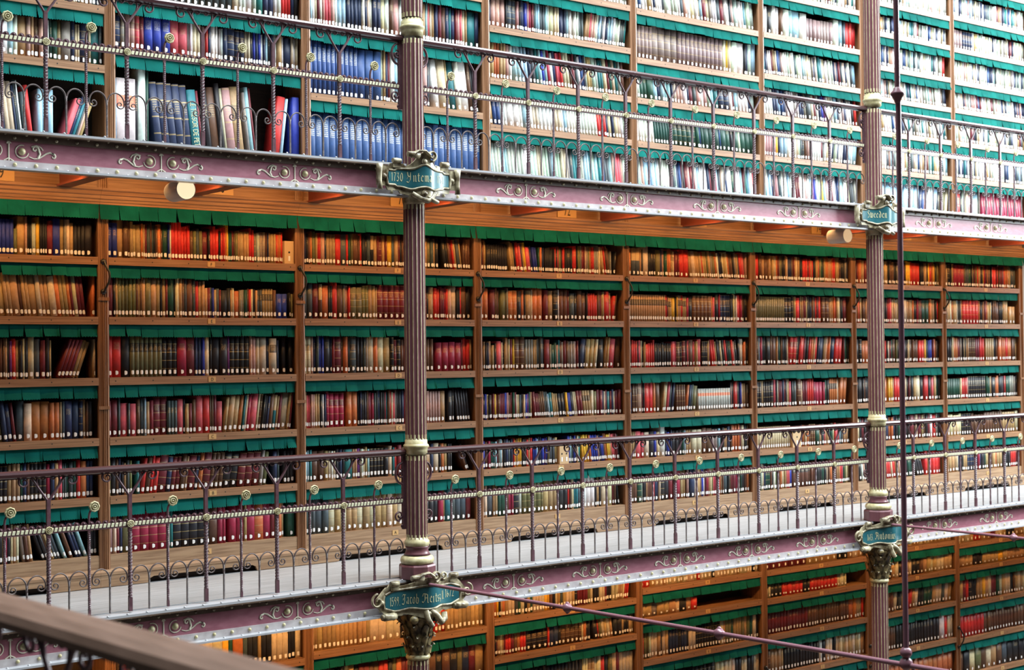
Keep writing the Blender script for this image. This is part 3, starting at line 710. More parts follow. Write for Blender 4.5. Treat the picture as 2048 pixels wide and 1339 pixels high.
def bookcase(level, i, ledges, z0, z1, drops=None, plinth=None, letters=None, cornice=None):
    x0, x1 = XE[level][i], XE[level][i + 1]; ys = YS[level]; D = .30
    nm = {'up': 'upper', 'mid': 'middle', 'low': 'lower'}[level]
    root = thing('bookcase', ((x0 + x1) / 2, ys + .15, z0), 'oak %s gallery bookcase, %s' % (nm, BAYL[i]), 'bookcase', 'oak bookcases of the %s gallery' % nm)
    HWd = .040
    # uprights: this bay owns its left one
    def upright(x, zt=z1):
        b = MB(); b.box(x - .018, x + .018, ys + .02, ys + D, z0, zt)
        pr = [(-HWd, 0), (-HWd, .02), (HWd, .02), (HWd, 0), (.026, -.004), (.022, .003), (.012, -.003), (.008, .004), (0, -.004), (-.008, .004), (-.012, -.003), (-.022, .003), (-.026, -.004)]
        n = len(pr); vs = [(x + a, ys + c, z0) for a, c in pr] + [(x + a, ys + c, zt) for a, c in pr]
        b.add(vs, [(k, (k + 1) % n, n + (k + 1) % n, n + k) for k in range(n)] + [tuple(range(n)), tuple(range(n, 2 * n))[::-1]])
        if level == 'mid':
            for zz in (.43, -.35, -1.2): b.box(x - HWd - .001, x + HWd + .001, ys - .008, ys + .02, zz - .012, zz + .012)
        o = build(b, 'upright', M['oak_v'], root)
    upright(x0)
    if i == 8: upright(x1)
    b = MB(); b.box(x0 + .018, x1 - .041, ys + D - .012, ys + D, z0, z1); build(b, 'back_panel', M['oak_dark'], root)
    a0, a1 = x0 + HWd, x1 - HWd
    for k, z in enumerate(ledges):
        b = MB(); b.box(a0 - .02, a1, ys + .012, ys + D - .012, z - .03, z); b.box(a0, a1, ys - .004, ys + .012, z - .055, z)
        for q in range(6):
            hx = a0 + (a1 - a0) * (.03 + .94 * q / 5); b.lathe([(.0045, 0), (.0045, -.001)], hx, ys - .004, 8, 1, 'y', z - .026, False)
        sh = build(b, 'shelf', [M['oak_h'], M['ink']], root)
        if letters and k < len(letters) and letters[k]:
            b = MB(); xm = x0 + (x1 - x0) * .525
            b.box(xm - .030, xm + .030, ys - .007, ys - .0045, z - .046, z - .008)
            add_text(b, letters[k], xm, ys - .0085, z - .028, .034, 1, .9)
            build(b, 'shelf_tag', [M['number_plate'] if level != 'up' else M['paper'], M['ink']], sh)
    tops = list(ledges) + ([z1] if cornice is None else [])
    for k, z in enumerate(ledges):
        b = MB(); valance(b, a0 - .002, a1 - .001, ys + (.008 if level == 'up' else .018), z - .052, .086)
        build(b, 'valance', M['felt'], root)
    xr = x1 - .041 if i < 8 else x1 + .04
    if cornice is not None:
        b = MB(); valance(b, x0 - .04, xr, ys - .035, cornice, .100); build(b, 'valance', M['felt'], root)
        b = MB(); c = cornice
        prof = [(ys + .0, c), (ys - .038, c), (ys - .040, c + .014), (ys - .048, c + .018), (ys - .050, c + .034), (ys - .060, c + .040), (ys - .062, c + .060),
                (ys - .075, c + .068), (ys - .080, c + .088), (ys - .096, c + .098), (ys - .098, c + .112), (ys + .0, c + .118)]
        b.ext(prof, x0 - .04, xr); b.box(x0 - .04, xr, ys, ys + D, c + .0, z1)
        build(b, 'cornice', M['oak_h'], root)
    if plinth is not None:
        zf, zp = plinth; b = MB(); px0, px1 = x0, x1; x0, x1 = x0 - .04, xr
        b.box(x0, x1, ys + .004, ys + .02, zf + .10, zp); b.box(x0, x1, ys + .02, ys + D, zp - .03, zp)
        b.ext([(ys - .022, zf + .085), (ys + .004, zf + .085), (ys + .004, zf + .125), (ys - .006, zf + .118), (ys - .022, zf + .104)], x0, x1)
        L = x1 - x0; ft = .36
        poly = [(x0, zf), (x0 + ft, zf), (x0 + ft + .012, zf + .030), (x0 + ft + .04, zf + .044), (x1 - ft - .04, zf + .044), (x1 - ft - .012, zf + .030), (x1 - ft, zf), (x1, zf), (x1, zf + .086), (x0, zf + .086)]
        b.slab(poly, ys - .018, ys + .004)
        build(b, 'plinth', M['oak_light'], root)
        b = MB(); xm = x0 + L * .525; b.box(xm - .028, xm + .028, ys + .0005, ys + .0035, zp - .065, zp - .025); add_text(b, 'A', xm, ys - .0008, zp - .045, .036, 1)
        build(b, 'shelf_tag', [M['number_plate'], M['ink']], root)
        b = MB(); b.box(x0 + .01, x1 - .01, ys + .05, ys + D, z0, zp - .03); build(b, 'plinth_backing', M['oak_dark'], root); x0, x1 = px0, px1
    if level in ('mid', 'low'):
        zh = .59 if level == 'mid' else -3.25
        b = MB(); x = x0
        for q in (-1, 1): b.ball(x, ys - .004, zh + q * .108, .022, 0, 12, sy=.8)
        b.tube([(x, ys - .022, zh + .105), (x + .006, ys - .035, zh + .075), (x + .024, ys - .05, zh + .03), (x + .026, ys - .055, zh), (x + .022, ys - .05, zh - .04), (x + .006, ys - .035, zh - .08), (x, ys - .022, zh - .105)], .008, 8)
        build(b, 'iron_handle', M['hook'], root)
    return root
midL = [.73, .302, -.134, -.565, -.988]; lettersM = ['F', 'E', 'D', 'C', 'B']
for i in range(1, 9):
    bookcase('mid', i, midL, FL_MID, 1.345, plinth=(FL_MID, -1.405), letters=lettersM, cornice=1.105)
UPL = {1: [2.08, 2.50, 2.98, 3.42, 3.85], 2: [2.225, 2.61, 3.06, 3.5, 3.93], 3: [2.06, 2.61, 3.06, 3.5, 3.93], 4: [1.975, 2.373, 2.822, 3.22, 3.62, 4.05],
       5: [1.969, 2.375, 2.75, 3.208, 3.62, 4.05], 6: [1.973, 2.392, 2.797, 3.212, 3.633, 4.05], 7: [1.967, 2.377, 2.75, 3.09, 3.457, 3.79, 4.2], 8: [1.964, 2.378, 2.755, 3.08, 3.449, 3.818, 4.2]}
LOL = {1: [-2.33, -2.75, -3.2, -3.65], 2: [-2.33, -2.75, -3.2, -3.65], 3: [-2.30, -2.72, -3.15, -3.6], 4: [-2.255, -2.583, -3.0, -3.45, -3.9], 5: [-2.182, -2.459, -2.845, -3.25, -3.65],
       6: [-2.184, -2.47, -2.833, -3.225, -3.65], 7: [-2.15, -2.476, -2.835, -3.248, -3.65], 8: [-2.2, -2.481, -2.879, -3.281, -3.69]}
for i in range(1, 9):
    bookcase('up', i, UPL[i], FL_UP, 4.5)
    bookcase('low', i, LOL[i], -4.68, -1.69, letters=['M', 'L', 'K', 'I', 'H'])

# number plates over the middle bays
NW = {'69': 'sixty-nine', '70': 'seventy', '71': 'seventy-one', '72': 'seventy-two', '73': 'seventy-three', '74': 'seventy-four', '75': 'seventy-five'}
for t, xc in (('69', 3.20), ('70', 4.86), ('71', 6.50), ('72', 8.28), ('73', 9.95), ('74', 11.72), ('75', 13.18)):
    b = MB(); ysm = YS['mid']; b.box(xc - .11, xc + .11, ysm - .012, ysm - .001, 1.232, 1.342)
    add_text(b, t, xc, ysm - .014, 1.287, .125, 1, .62)
    tagit(build(b, 'number_plate', [M['number_plate'], M['ink']]), 'pale wooden plate painted %s above the %s of the middle gallery' % (NW[t], BAYL[int(t) - 68].split(',')[0]), 'number plate', 'number plates above the middle bookcases')

# ------------------------------------------------------------------ books
COL = {'k': (.016, .015, .018), 'n': (.020, .030, .075), 'z': (.022, .040, .30), 'b': (.022, .060, .18), 'l': (.30, .48, .56), 'w': (.78, .78, .72), 'c': (.60, .50, .33),
       't': (.40, .255, .115), 'u': (.115, .050, .026), 'o': (.50, .145, .045), 'r': (.55, .028, .025), 'p': (.58, .085, .105), 'm': (.15, .018, .025), 'g': (.014, .065, .042),
       'e': (.145, .135, .055), 's': (.060, .078, .085), 'y': (.75, .42, .035), 'v': (.13, .03, .16), 'a': (.24, .21, .18), 'd': (.02, .16, .17), 'h': (.42, .50, .40),
       'i': (.50, .28, .24), 'x': (.30, .016, .048), 'q': (.24, .165, .155)}
CN = {'k': 'black', 'n': 'navy', 'z': 'royal blue', 'b': 'mid blue', 'l': 'pale blue', 'w': 'white', 'c': 'cream', 't': 'tan', 'u': 'dark brown', 'o': 'orange-brown', 'r': 'red', 'p': 'rose red',
      'm': 'maroon', 'g': 'dark green', 'e': 'olive', 's': 'slate grey', 'y': 'yellow', 'v': 'purple', 'a': 'grey', 'd': 'teal', 'h': 'pale green', 'i': 'dusty pink', 'x': 'crimson', 'q': 'mauve brown'}
SN = {0: 'plain', 1: 'gilt-banded', 2: 'black-labelled', 3: 'bright-lettered', 4: 'orange-labelled', 5: 'tan-topped'}
def parse(s):
    s = re.sub(r'(.)\{(\d+)\}', lambda q: q.group(1) * int(q.group(2)), s)
    out = []; h = 8; lean = 0; st = 0; thin = False; prev = None; hj = 0; wj = 1
    pal = 'wwwwcclhhiassnbmtwwcwhwdwn'; 
    for ch in s:
        if ch.isdigit(): h = int(ch)
        elif ch == '/': lean = rad(7)
        elif ch == '>': lean = rad(19)
        elif ch == '(': lean = -rad(6.5)
        elif ch == '<': lean = -rad(20)
        elif ch == '|': lean = 0
        elif ch == '.': thin = True
        elif ch == '=': st = 0 if st == 1 else 1
        elif ch == '^': st = 0 if st == 2 else 2
        elif ch == '&': st = 0 if st == 3 else 3
        elif ch == '!': st = 0 if st == 4 else 4
        elif ch == '$': st = 0 if st == 5 else 5
        elif ch in ' ': pass
        elif ch == '_': out.append(('gap', .8))
        elif ch == '#': out.append(('box', 3.6)); prev = None
        else:
            c = ch.lower()
            if ch == '@': c = random.choice(pal)
            w = 1.75 if ch.isupper() else 1.0
            if thin: w *= .6
            if ch == '@': w = random.choice((.55, .6, .7, .8, 1.0, 1.2))
            if (c, w, st) != prev or ch == '@' or (st == 0 and random.random() < .35):
                hj = random.uniform(-.055, .03); wj = random.uniform(.88, 1.14); cj = [random.uniform(.82, 1.18) for _ in range(3)]
                d = random.uniform(.145, .20); k = random.uniform(.8, 1.15); rn = random.random(); off = random.uniform(0, .014)
            prev = (c, w, st); thin = False
            r, g_, b_ = COL[c]; colr = tuple(min(.9, v * k * q) for v, q in zip((r, g_, b_), [1 + (q - 1) * .5 for q in cj]))
            out.append(('book', w * wj, 1 - (9 - h) * .085 + hj, lean, st, colr, d, rn, c, off + random.uniform(-.002, .002)))
    return out
def place(s, x0, x1, zb, H, ys, info):
    """lay a shelf string between x0 and x1; H = clear height"""
    it = parse(s); used = 0; ext = []; last = 0.0; fixed = 0
    for e in it:
        if e[0] == 'book':
            hh = H * e[2]; t = math.tan(last) - math.tan(e[3]); g = max(0, hh * t) ; ext.append(g); fixed += g; last = e[3]; used += e[1] / max(.9, cos(e[3]))
        else: ext.append(0); used += e[1]
    if last > 0: fixed += H * .9 * math.tan(last)
    fixed = min(fixed, (x1 - x0) * .4)
    sc = (x1 - x0 - fixed) / used; x = x0; out = []
    for e, g in zip(it, ext):
        x += g
        if e[0] == 'gap': x += e[1] * sc; continue
        if e[0] == 'box': out.append(dict(box=True, x=x, w=e[1] * sc, z=zb, ys=ys, H=H, info=info)); x += e[1] * sc; continue
        w = e[1] * sc; a = e[3]
        out.append(dict(x=x, w=w - .0006, z=zb, h=min(H * e[2], H + .02), a=a, st=e[4], col=e[5], d=e[6], rn=e[7], c=e[8], y=ys + .036 + e[9], info=info, ww=e[1]))
        x += w / max(.9, cos(a))
    return out
MID = {
 (1, 5): "8cs7zzzzz5e8T.i.k.k7h8y.k.k.k8MZt.ac7tk8kkK_", (1, 4): "9(ttTttTuttTcttCotto.mcmm_|_o", (1, 3): "8CCu.u.t.k.vrtk.c9kC8SMk.t__>mmmmtt|_.c",
 (1, 2): "8t(.tenn.m|SC8OOoo.t.sNN=n=.t.uk_", (1, 1): "8ci=gkk=ttt.gnu=kkkk=xnt9p8.s.s.gsgrOnn_", (1, 0): "8kp.t.ik.t.xk.ctc(aut<kk.utss_l_u_nn_l|_kk",
 (2, 5): "8ZZ9TU8.uttT.o.t.m8s.u.s.k.u=o=.u8G.z.w9rrr8rrr7ueseM.k8rr7r.k8r.r.o9.y7.g.g.m.ue.tTtt8rr7=ahaa=.u.n7.ttt.r.o.o.r#",
 (2, 4): "9M.k.teeeee.u.t.utETt.kt.mG.kct.usUs8rtt6t.m.s.zts.mKk.t.cOa.ag.u.r.ck.t^ss^^tttt^u5ZZ_.k.e",
 (2, 3): "9rRK^eeeeeee^=kkk=XM.nn.zc.kKK.v=kkkk=9.ii8cC.n^C^.n_k_k", (2, 2): "8mM.s7P.sP8us.l7tm8=MM=7sss8P.k6tm7u8P9R.u.um7P/8tTTo.d.cxP.c=u=.k.k.nu$d$.tm9C.t.m",
 (2, 1): "8.ek.u.n7.k.t.s.e_d/8ru.rr=Mnmm=u.t/=MnoMuuu9KK8MMM=ae_|n.s_kkk", (2, 0): "9i.c.m.nE=XXXX=.w.d=KKKK.k=Ux.x_XX.tX=O=Xm.oo.t_G",
 (3, 5): "8.c.n.k.u.oe.t.r.ri.nttt8RS.r.g.eU.u.rk.ks$k$t.m=m=t.mYst.m.k.uummskktes.tk_(k.k.um.rts.t|uuu",
 (3, 4): "9SS8M$u$O.k.k9R8U.ai.r=EEee=tt.t=MMMMMMMMM=.kTrr.mm.x.ri9C8.k.k.rUK",
 (3, 3): "9=cc=.in.s.z.zK.n.m=M=.uo.k=S=kk.s.a9C8o9C8=Tkmk=umssk.u.k.kuu_7XXXX8.mrr.t",
 (3, 2): "8.o.t.p.p.i.itt.k.w.n=xXXX=_OO.k.n.kk.umx.s.k.nk.k.m.d.u.r.c.p.a.kknXummaaiiiiiiT_K.k(kkkkk|_",
 (3, 1): "7l.l.dUUt.c.w.ckn.kD.t.tv.h.c.t.l=kkkk=kc.d.rmuttsctTnC.kot.k.k__<.u.k|_",
 (3, 0): "9.a.s.s.ssSS=CTCTTCTCTTCTCT=ooss.lKKKX.tDSSSM_",
 (4, 5): "8k.k.m.t.t7.k{10}(8.t.ttkrp.n.ty7Pnzz|.go.tn.k.k.k.k6.k.k.k.k7.rk.pe.kr.kKk8R.k.e.e.am.m.ca.eo.r.raa.c(t.r.u.uu|6.a_/k_",
 (4, 4): "8.koO_Mu.u_E.a=OO=Ko.kT.c9OO8_MT=K=.wUU.m7Sk8UU.k7rrrr8u.mtR=t=/7r.u|_",
 (4, 3): "7.u.k.t.k.nt6t.k7P.c8=.k.t=.t.cm.y=UU=aaa.t.tss.kM6.agg.i7.d.u.am.u.aaa.i.m8/N.kTTc|K/.ttP|U",
 (4, 2): "6.z.p.k.z.t.k.u.m.y.m.u.m.m.m.z.i.u.m.g.m.c.t.s.k.c.z.v.g.t(m.m.m.u.u.u.s.s.ld.t.t.tkk.k.y.z.zk.c.cmm^ttt^|cemm.n.c.md.m.n.cmm",
 (4, 1): "7.rzuxg.d.l.m.a.l.c.knsn.r.y.t.y.yk.k.r.tr.z.z.l.n.nz.v.z.esst#.z.z.l.s.z.k.cd(.yyy.ozzz.i.n.z.z.u.o.y.y.tp.p.m.k|_",
 (4, 0): "9.w.kcS.tt.GG.uxx=K=h=EEEEe=TTTKK.r.uc.ddsd.WWW.kt.kCtC.m.u(.k|_",
 (5, 5): "8=oo=$SS$.tk9C8kkkEn.ig.oo=t.c=m.m9RR(8.t.t.c.cttt.rt.t.etaeo.w.nk.ct.c.o.uu.k.a.tsrp|.i",
 (5, 4): "7^t{17}.r.m.tt^Y.k.y^ttrtt^xK=UUUUU=op8K.x=NNnn=k.k.c.k.wRxuK",
 (5, 3): "7k.u.rrr.kp.c.k.t6rrr7r6kkkkkkk7P.x=UkM=.k.pUpt8P7=kkk=.t.m(rr.tk.kckrk.g.gr.ik|8kC7o.t.k",
 (5, 2): "9N=uuI=.m.kRRoU_/.tcps.n.k|7=uuuu=/o7nsE|6!h{13}!8.k.i.kR.u.s.z7ttu", (5, 1): "7.t.t.t.tPpCKzc9W7.nz.nkkk.g.lttCCUUaa.l.sk.t.t8n.uoo.o.mc.k.s.t",
 (5, 0): "9.t.k.uU=G=.h.k.k.tuurN.c=K=KM.m.kXtt.u.i.kN.wT.tz.w.mx.t.c.e.px.kr.t.uS.ku.mM.x.p.e.gKuo",
 (6, 5): "8.m.rRu.utUt_tc.o.m.ae.kk.t.cnnu.m.tct.k7k.r.rrm.r.tr8k.t.t.reg.k.to.o.t.t.oR.ttu.k.kk.a.n",
 (6, 4): "8&e{17}&=KKk=.e.tR.k.tt.m.m.c.kknu.s.rmr_=UU=tt.or.tc.akM_", (6, 3): "9.n=uu=.lxkkKuU.t.ng.ukk.c/=RRu=.kRm.kkrotrnN.kt.c.oo.kNRR|.mg.g.k",
 (6, 2): "8=kkk=t=kkkK=p.s.c.mmn.m.k.c.tpks.u=U=.cmmrrr7xXXx8gk^oooo^.c8/OO|_", (6, 1): "6=c{16}=#6n.n.o.t.co=uuu=Gts.p.tt.gg.c.rpp.lstt.k",
 (6, 0): "8.c.g.g.k.h.c.n=gg=.u.k.w.e.g.uo.c.t.t.p.pz^UUUUu^uu.kkkgk.c.uouu.t.t.r.p.g.e.c.t.u",
 (7, 5): "8.kk.motmtt=uuUu=.tt.k.uu.k.k.a.ck.m.kyy.rRR.k.k.kt.k.yr.o.y.k.e", (7, 4): "8.g.s.i.o.rt.uutr.t.t.kk=kk=t.k.k.m.rp.ct.cte.cCttt.o.k.k.xu.mGGo.tt.kr",
 (7, 3): "7uk=k=oOtaact.m.r.k.c.m.gu.e.k.s.n.nk.k.cu.u.uurr.o.y.s.zz.m.o.u.k", (7, 2): "8k.s.kk.k.uk.ssctoooo_=yy=.trR.sg.t.c.k.m.uktC.kkRk.uptg.k",
 (7, 1): "8.p.c.k.m.kk.gu.s.p.u.cn.o.o.n.k.g.c.kk.km.u.cm.t.u.k.m.wr.a.k", (7, 0): "8_(k.w.i.k.mmmmu.grrr.crt.i.k.mk.kg.g<kkk|r.tprrr",
 (8, 5): "8k.kt=k=.k.t.mXXX.u.ssg.k.t.k.m.e.rt.k.k.y.x.k.o.uu.k.pR.m.r.u.mm.s.r.oo.t.t.sss", (8, 4): "8kk.ctwoT.w.ss=oRRRRR=o.kk.tmoc.ckuuUkk.ttT6TT_",
 (8, 3): "8kkkk.coom.a.u.k.t.k.t.t=uuuu=mmrr_tttt.k.k.u_Oooroouu.c", (8, 2): "7gggggggg.c.rrr.i=kkkkkkkk=.gg.t.uK.oo.kk.s.m.rggaaa.k",
 (8, 1): "7cccccc=kkkk=uuuuuuuuuuutttttc", (8, 0): "8.m.tttt.cn.kt.t=nnnn=.x.nk.gtu.ut.ott.k.mkk.r.r.rm"}
UP = {
 (1, 0): "8(WnCC.ns.w7_s8R|_7LLL_>7Pnd.sit|__", (1, 1): "9=U=Wl.WT=i=.tui.c.w.ggtAn.c.c=N=.cD.s", (1, 2): "8wssnnwcss@{10}",
 (2, 0): "8.l!WW!.k9W.g(8=NNNNN=7D.m8_kUk8.c=IT=_.al.m|___8/R.l|_8Z", (2, 1): "9=Naiip=m&ZZZ&PP.a.wcci.r.nw.w.a.wn=Nnn=.c.c.k.z.n.z.w.n.l.k.nwt.wN.c.w.c",
 (2, 2): "9ssssssssssssssssss@{6}nn.w.w.r.r.r.n.k", (3, 0): "9&b{27}&", (3, 1): "9&bbbbbbbbbbb&BBB.h.t.n.m@{3}.k.kkW.ti.s(WC.tD.WWu.kk", (3, 2): "9.n.l.w.c.m.w.ip.pi.wllnnnn.w.n.c.wnncwu@{10}.p.c.tnmun.dn.m.i.pc.tDn",
 (4, 0): "9(.lhhhllhhhhhwwhhcchhslhhccasddhhlldhldbsslippih", (4, 1): "9(tbbwwWWwLwccwwwwccwlwwwwwwwwwwrrrnc.nccwh", (4, 2): "9ttoottiw(=ll=llnsdlzlxwn.p.xrccums@{8}ddcmgcdhu_",
 (4, 3): "9n.nIII.k=SS=i.kn.nz.ixm.s.llssl.wCccNnlwawwss/.t.t.t.piiwlswnllwhwss.d", (4, 4): "8@{42}", (4, 5): "8@{42}",
 (5, 0): "9(hhiLllwlwhwwwks.hnb.mkmimmwlwwWnmkplscwnWghwwlmdlwp", (5, 1): "9(wwwwwwggggggg=GGGGG=g.bgGGG.bGGkGhGGG", (5, 2): "9(hggGlnlll.nciiw.nmsiwihld=NN=w.mlwwwnh",
 (5, 3): "9=qqqqqQQQQqqqqqqqqqqq=c.ycWW.k.nhl", (5, 4): "9(@{42}", (5, 5): "8@{42}",
 (6, 0): "9(dwlnmiswWlhwmmwwiwlvzwhylivmwnbLWcksa", (6, 1): "9iiiiiiynLLWmwchs=s=uikwwwwm/wcWnhnwwnn=L=wL|", (6, 2): "9(wwwwnnlbnwwwawnnaScmwnzvwcwlnwqnwwkr",
 (6, 3): "8(@{44}", (6, 4): "9wwkwwuWlLW7qqqqqqqq9Wlsrrr", (6, 5): "8@{44}",
 (7, 0): "9bcwihhLLLL/LLLnbiwwLkEc", (7, 1): "9@{44}", (7, 2): "9(@{44}", (7, 3): "9(@{44}", (7, 4): "9@{40}r_", (7, 5): "8@{40}", (7, 6): "8@{40}",
 (8, 0): "9s=R=khcihLe(x{17}|_", (8, 1): "9@{40}", (8, 2): "9@{40}", (8, 3): "9(@{44}", (8, 4): "9@{44}", (8, 5): "8=qqqqnnnn=@{26}", (8, 6): "8@{40}"}
LOW = {
 (2, 0): "8trtkcc.mrtk.tkttc.cCCygOskk.tkkccc.kkc", (2, 1): "8kkutkkmuktku", (3, 0): "8t.tttttttttttttCCCCkokokukurtrttttttttt", (3, 1): "8uktTkkctkmmuurrkeommkuKUKUKeNMT", (3, 2): "8kkuktkmktukkuu",
 (4, 0): "8ro.y.k.totccsgcktgccc.Cyyukctstcct=k=mmmmeckkcc.mkkc/ctt.cr.r|_", (4, 1): "8m.k.mt.c.t.mrrmuorr=KKKK=.rNNk=UUUUu=.co.kk_(K.rectct|KKtkkt.t", (4, 2): "8k{20}kkk.c.c=tt=.ccrkecmcccc", (4, 3): "8kuktkuktuk",
 (5, 0): "8rrtc.c.t.c.cc.c.t.c.cc.c.r.c.cc.kc.c.c.cc.c.t.cc.c.c.k.c", (5, 1): "7ttattt.cktr______________", (5, 2): "9.c.re.e.hcct.kctnnnk.nn.kcc=kkkkkkkkk=c.teegtttetegck", (5, 3): "9=k{18}=ccccckk.cckk.cc", (5, 4): "8kkutkkku",
 (6, 0): "8mmmmmmmtttttkktct", (6, 1): "7c.ckkk.rrrrrrkkrrrrrrrr.cc.c______", (6, 2): "9m{14}u{14}Oott.r", (6, 3): "9=uu=ttttk{12}wkcc.k.k.c.tctctctct", (6, 4): "8ukkttukk",
 (7, 0): "8tttttktktttcttctctttttc", (7, 1): "8ttkm.r.kktckmtckkuttctcctt", (7, 2): "8.kkkctuuu/c.kstortckkgggtccsct", (7, 3): "9ttuuuuuuukkkkkkkkkkkkkkkWrcc", (7, 4): "9muuo{14}",
 (8, 0): "8ctctrrttm.cctkkttcr", (8, 1): "7ttttkkttttytttttt_", (8, 2): "9ctmr=k=kkttytcmmghtcck.utctctt", (8, 3): "9rrrrrrrruuuuuuuuuuuuuuuu", (8, 4): "9ukceuctuskkkkk"}
for _i in (1, 2, 3):
    for _k in (3, 4): UP[(_i, _k)] = '8@{44}'
UP[(1, 2)] = '8wssnnwcss@{24}'
ALL = []
def rows(level, tab, ledge, base, topz):
    for (i, k), s in tab.items():
        zs = ledge(i); xa, xb = XE[level][i] + .042, XE[level][i + 1] - .042; ys = YS[level]
        if i == 1: xa = 3.13 if level == 'mid' else 3.12
        if level == 'low' and i == 2: xa = 4.0
        zb = zs[k]; H = (zs[k + 1] if k + 1 < len(zs) else topz) - .055 - zb - .075
        if k + 1 >= len(zs) and level == 'mid': H = 1.105 - zb - .09
        if level == 'low': H = (zs[k - 1] - .055 if k else -1.86) - zb - .075
        ALL.extend(place(s, xa, xb, zb + .001, H, ys, (level, i, k, len(zs))))
        if i == 1:                                         # the part of the bay outside the frame
            f = ''.join(random.choice('tkumonsctg') for _ in range(22)); 
            ALL.extend(place('8' + f, XE[level][1] + .042, xa - .01, zb + .001, H, ys, (level, 0, k, len(zs))))
rows('mid', MID, lambda i: [-1.405, -.988, -.565, -.134, .302, .73], None, 1.105)
rows('up', UP, lambda i: [1.405] + UPL[i], None, 4.5)
rows('low', LOW, lambda i: LOL[i], None, -1.8)
# lower rows: LOL is listed from the top down
for bk in []: pass

def corners(q):
    a = q['a']; x, w, h = q['x'], q['w'], q['h']; px = x
    out = []
    for lx, lz in ((0, 0), (w, 0), (w, h), (0, h)): out.append(tpt(q, lx, 0, lz))
    return out
def tpt(q, lx, ly, lz):
    a = q['a']
    if a >= 0: X = q['x'] + w_piv(q, a) + (lx - q['w']) * cos(a) + lz * sin(a); Z = q['z'] - (lx - q['w']) * sin(a) + lz * cos(a)
    else: X = q['x'] + lx * cos(a) + lz * sin(a); Z = q['z'] - lx * sin(a) + lz * cos(a)
    return (X, q['y'] + ly, Z)
def w_piv(q, a): return q['w'] * cos(a)
US = (.90, .70, .5, .30, .10)
NR = 9
def geo(q):
    """outline rings for one book; local x across the spine, y depth, z up"""
    w, h, d = q['w'], q['h'], q['d']; bl = min(.28 * w, .0075) if q['st'] != 4 else .003
    ring = [(w, d), (w, bl + .001)] + [(w * u, bl * (abs(2 * u - 1) ** 2.2)) for u in US] + [(0, bl + .001), (0, d)]
    return ring, bl
def book_geom(q, full=True):
    ring, bl = geo(q); n = len(ring); w, h, d = q['w'], q['h'], q['d']; t = min(.003, w * .2)
    inn = [(min(max(x, t), w - t), min(max(y, bl * .8 + t), d - .002)) for x, y in ring]
    P = [tpt(q, x, y, 0) for x, y in ring] + [tpt(q, x, y, h) for x, y in ring] + [tpt(q, x, y, h) for x, y in inn] + [tpt(q, x, y, h - .005) for x, y in inn]
    F = []; UV = []
    for k in range(n):
        k2 = (k + 1) % n
        F.append((k, n + k, n + k2, k2))
        us = (min(max(ring[k][0] / w, 0), 1), min(max(ring[k2][0] / w, 0), 1)) if 1 <= k <= 6 else (-1, -1)
        UV.append([(us[0], 0), (us[0], 1), (us[1], 1), (us[1], 0)])
        F.append((n + k, 2 * n + k, 2 * n + k2, n + k2)); UV.append([(-1, 1)] * 4)
        F.append((2 * n + k, 3 * n + k, 3 * n + k2, 2 * n + k2)); UV.append([(-1, 1)] * 4)
    F.append(tuple(range(n))); UV.append([(-1, 0)] * n)
    pages = tuple(3 * n + k for k in range(n))
    # paper tag
    lw = min(.78 * w, .021); lh = min(.030, h * .14); lz = .014 + (q['rn'] * .006)
    u0, u1 = .5 - lw / w / 2, .5 + lw / w / 2
    us = [u0] + [u for u in (.10, .30, .5, .70, .90) if u0 + .02 < u < u1 - .02] + [u1]
    while len(us) < 5: us.insert(1, us[0] + (us[1] - us[0]) * .3)
    us = sorted(us)[:7]
    def surf(u):
        xs_ = [0] + list(US[::-1]) + [1]; ys_ = [bl + .001] + [bl * (abs(2 * v - 1) ** 2.2) for v in US[::-1]] + [bl + .001]
        for a_, b_, ya, yb_ in zip(xs_[:-1], xs_[1:], ys_[:-1], ys_[1:]):
            if a_ <= u <= b_: return ya + (yb_ - ya) * (u - a_) / (b_ - a_)
        return bl
    m_ = len(us); tg = []
    for kk, u in enumerate(us):
        e = .30 if kk in (0, m_ - 1) else .5
        tg.append(tpt(q, u * w, surf(u) - .0010, lz + lh * (.5 - e))); tg.append(tpt(q, u * w, surf(u) - .0010, lz + lh * (.5 + e)))
    return P, F, UV, pages, (tg, [(2 * k, 2 * k + 2, 2 * k + 3, 2 * k + 1) for k in range(m_ - 1)])
def mk_mesh(name, V, F, MI, UVs, COLs, STs, mats):
    me = bpy.data.meshes.new(name); me.from_pydata(V, [], F)
    for q in mats: me.materials.append(q)
    me.polygons.foreach_set('material_index', MI)
    if UVs is not None:
        u1 = me.uv_layers.new(name='UVMap'); u2 = me.uv_layers.new(name='Sty')
        u1.data.foreach_set('uv', UVs); u2.data.foreach_set('uv', STs)
        me.polygons.foreach_set('use_smooth', [m_ == 0 and len(f) == 4 for m_, f in zip(MI, F)])
        ca = me.color_attributes.new('Col', 'FLOAT_COLOR', 'CORNER'); ca.data.foreach_set('color', COLs)
    me.update(); return me
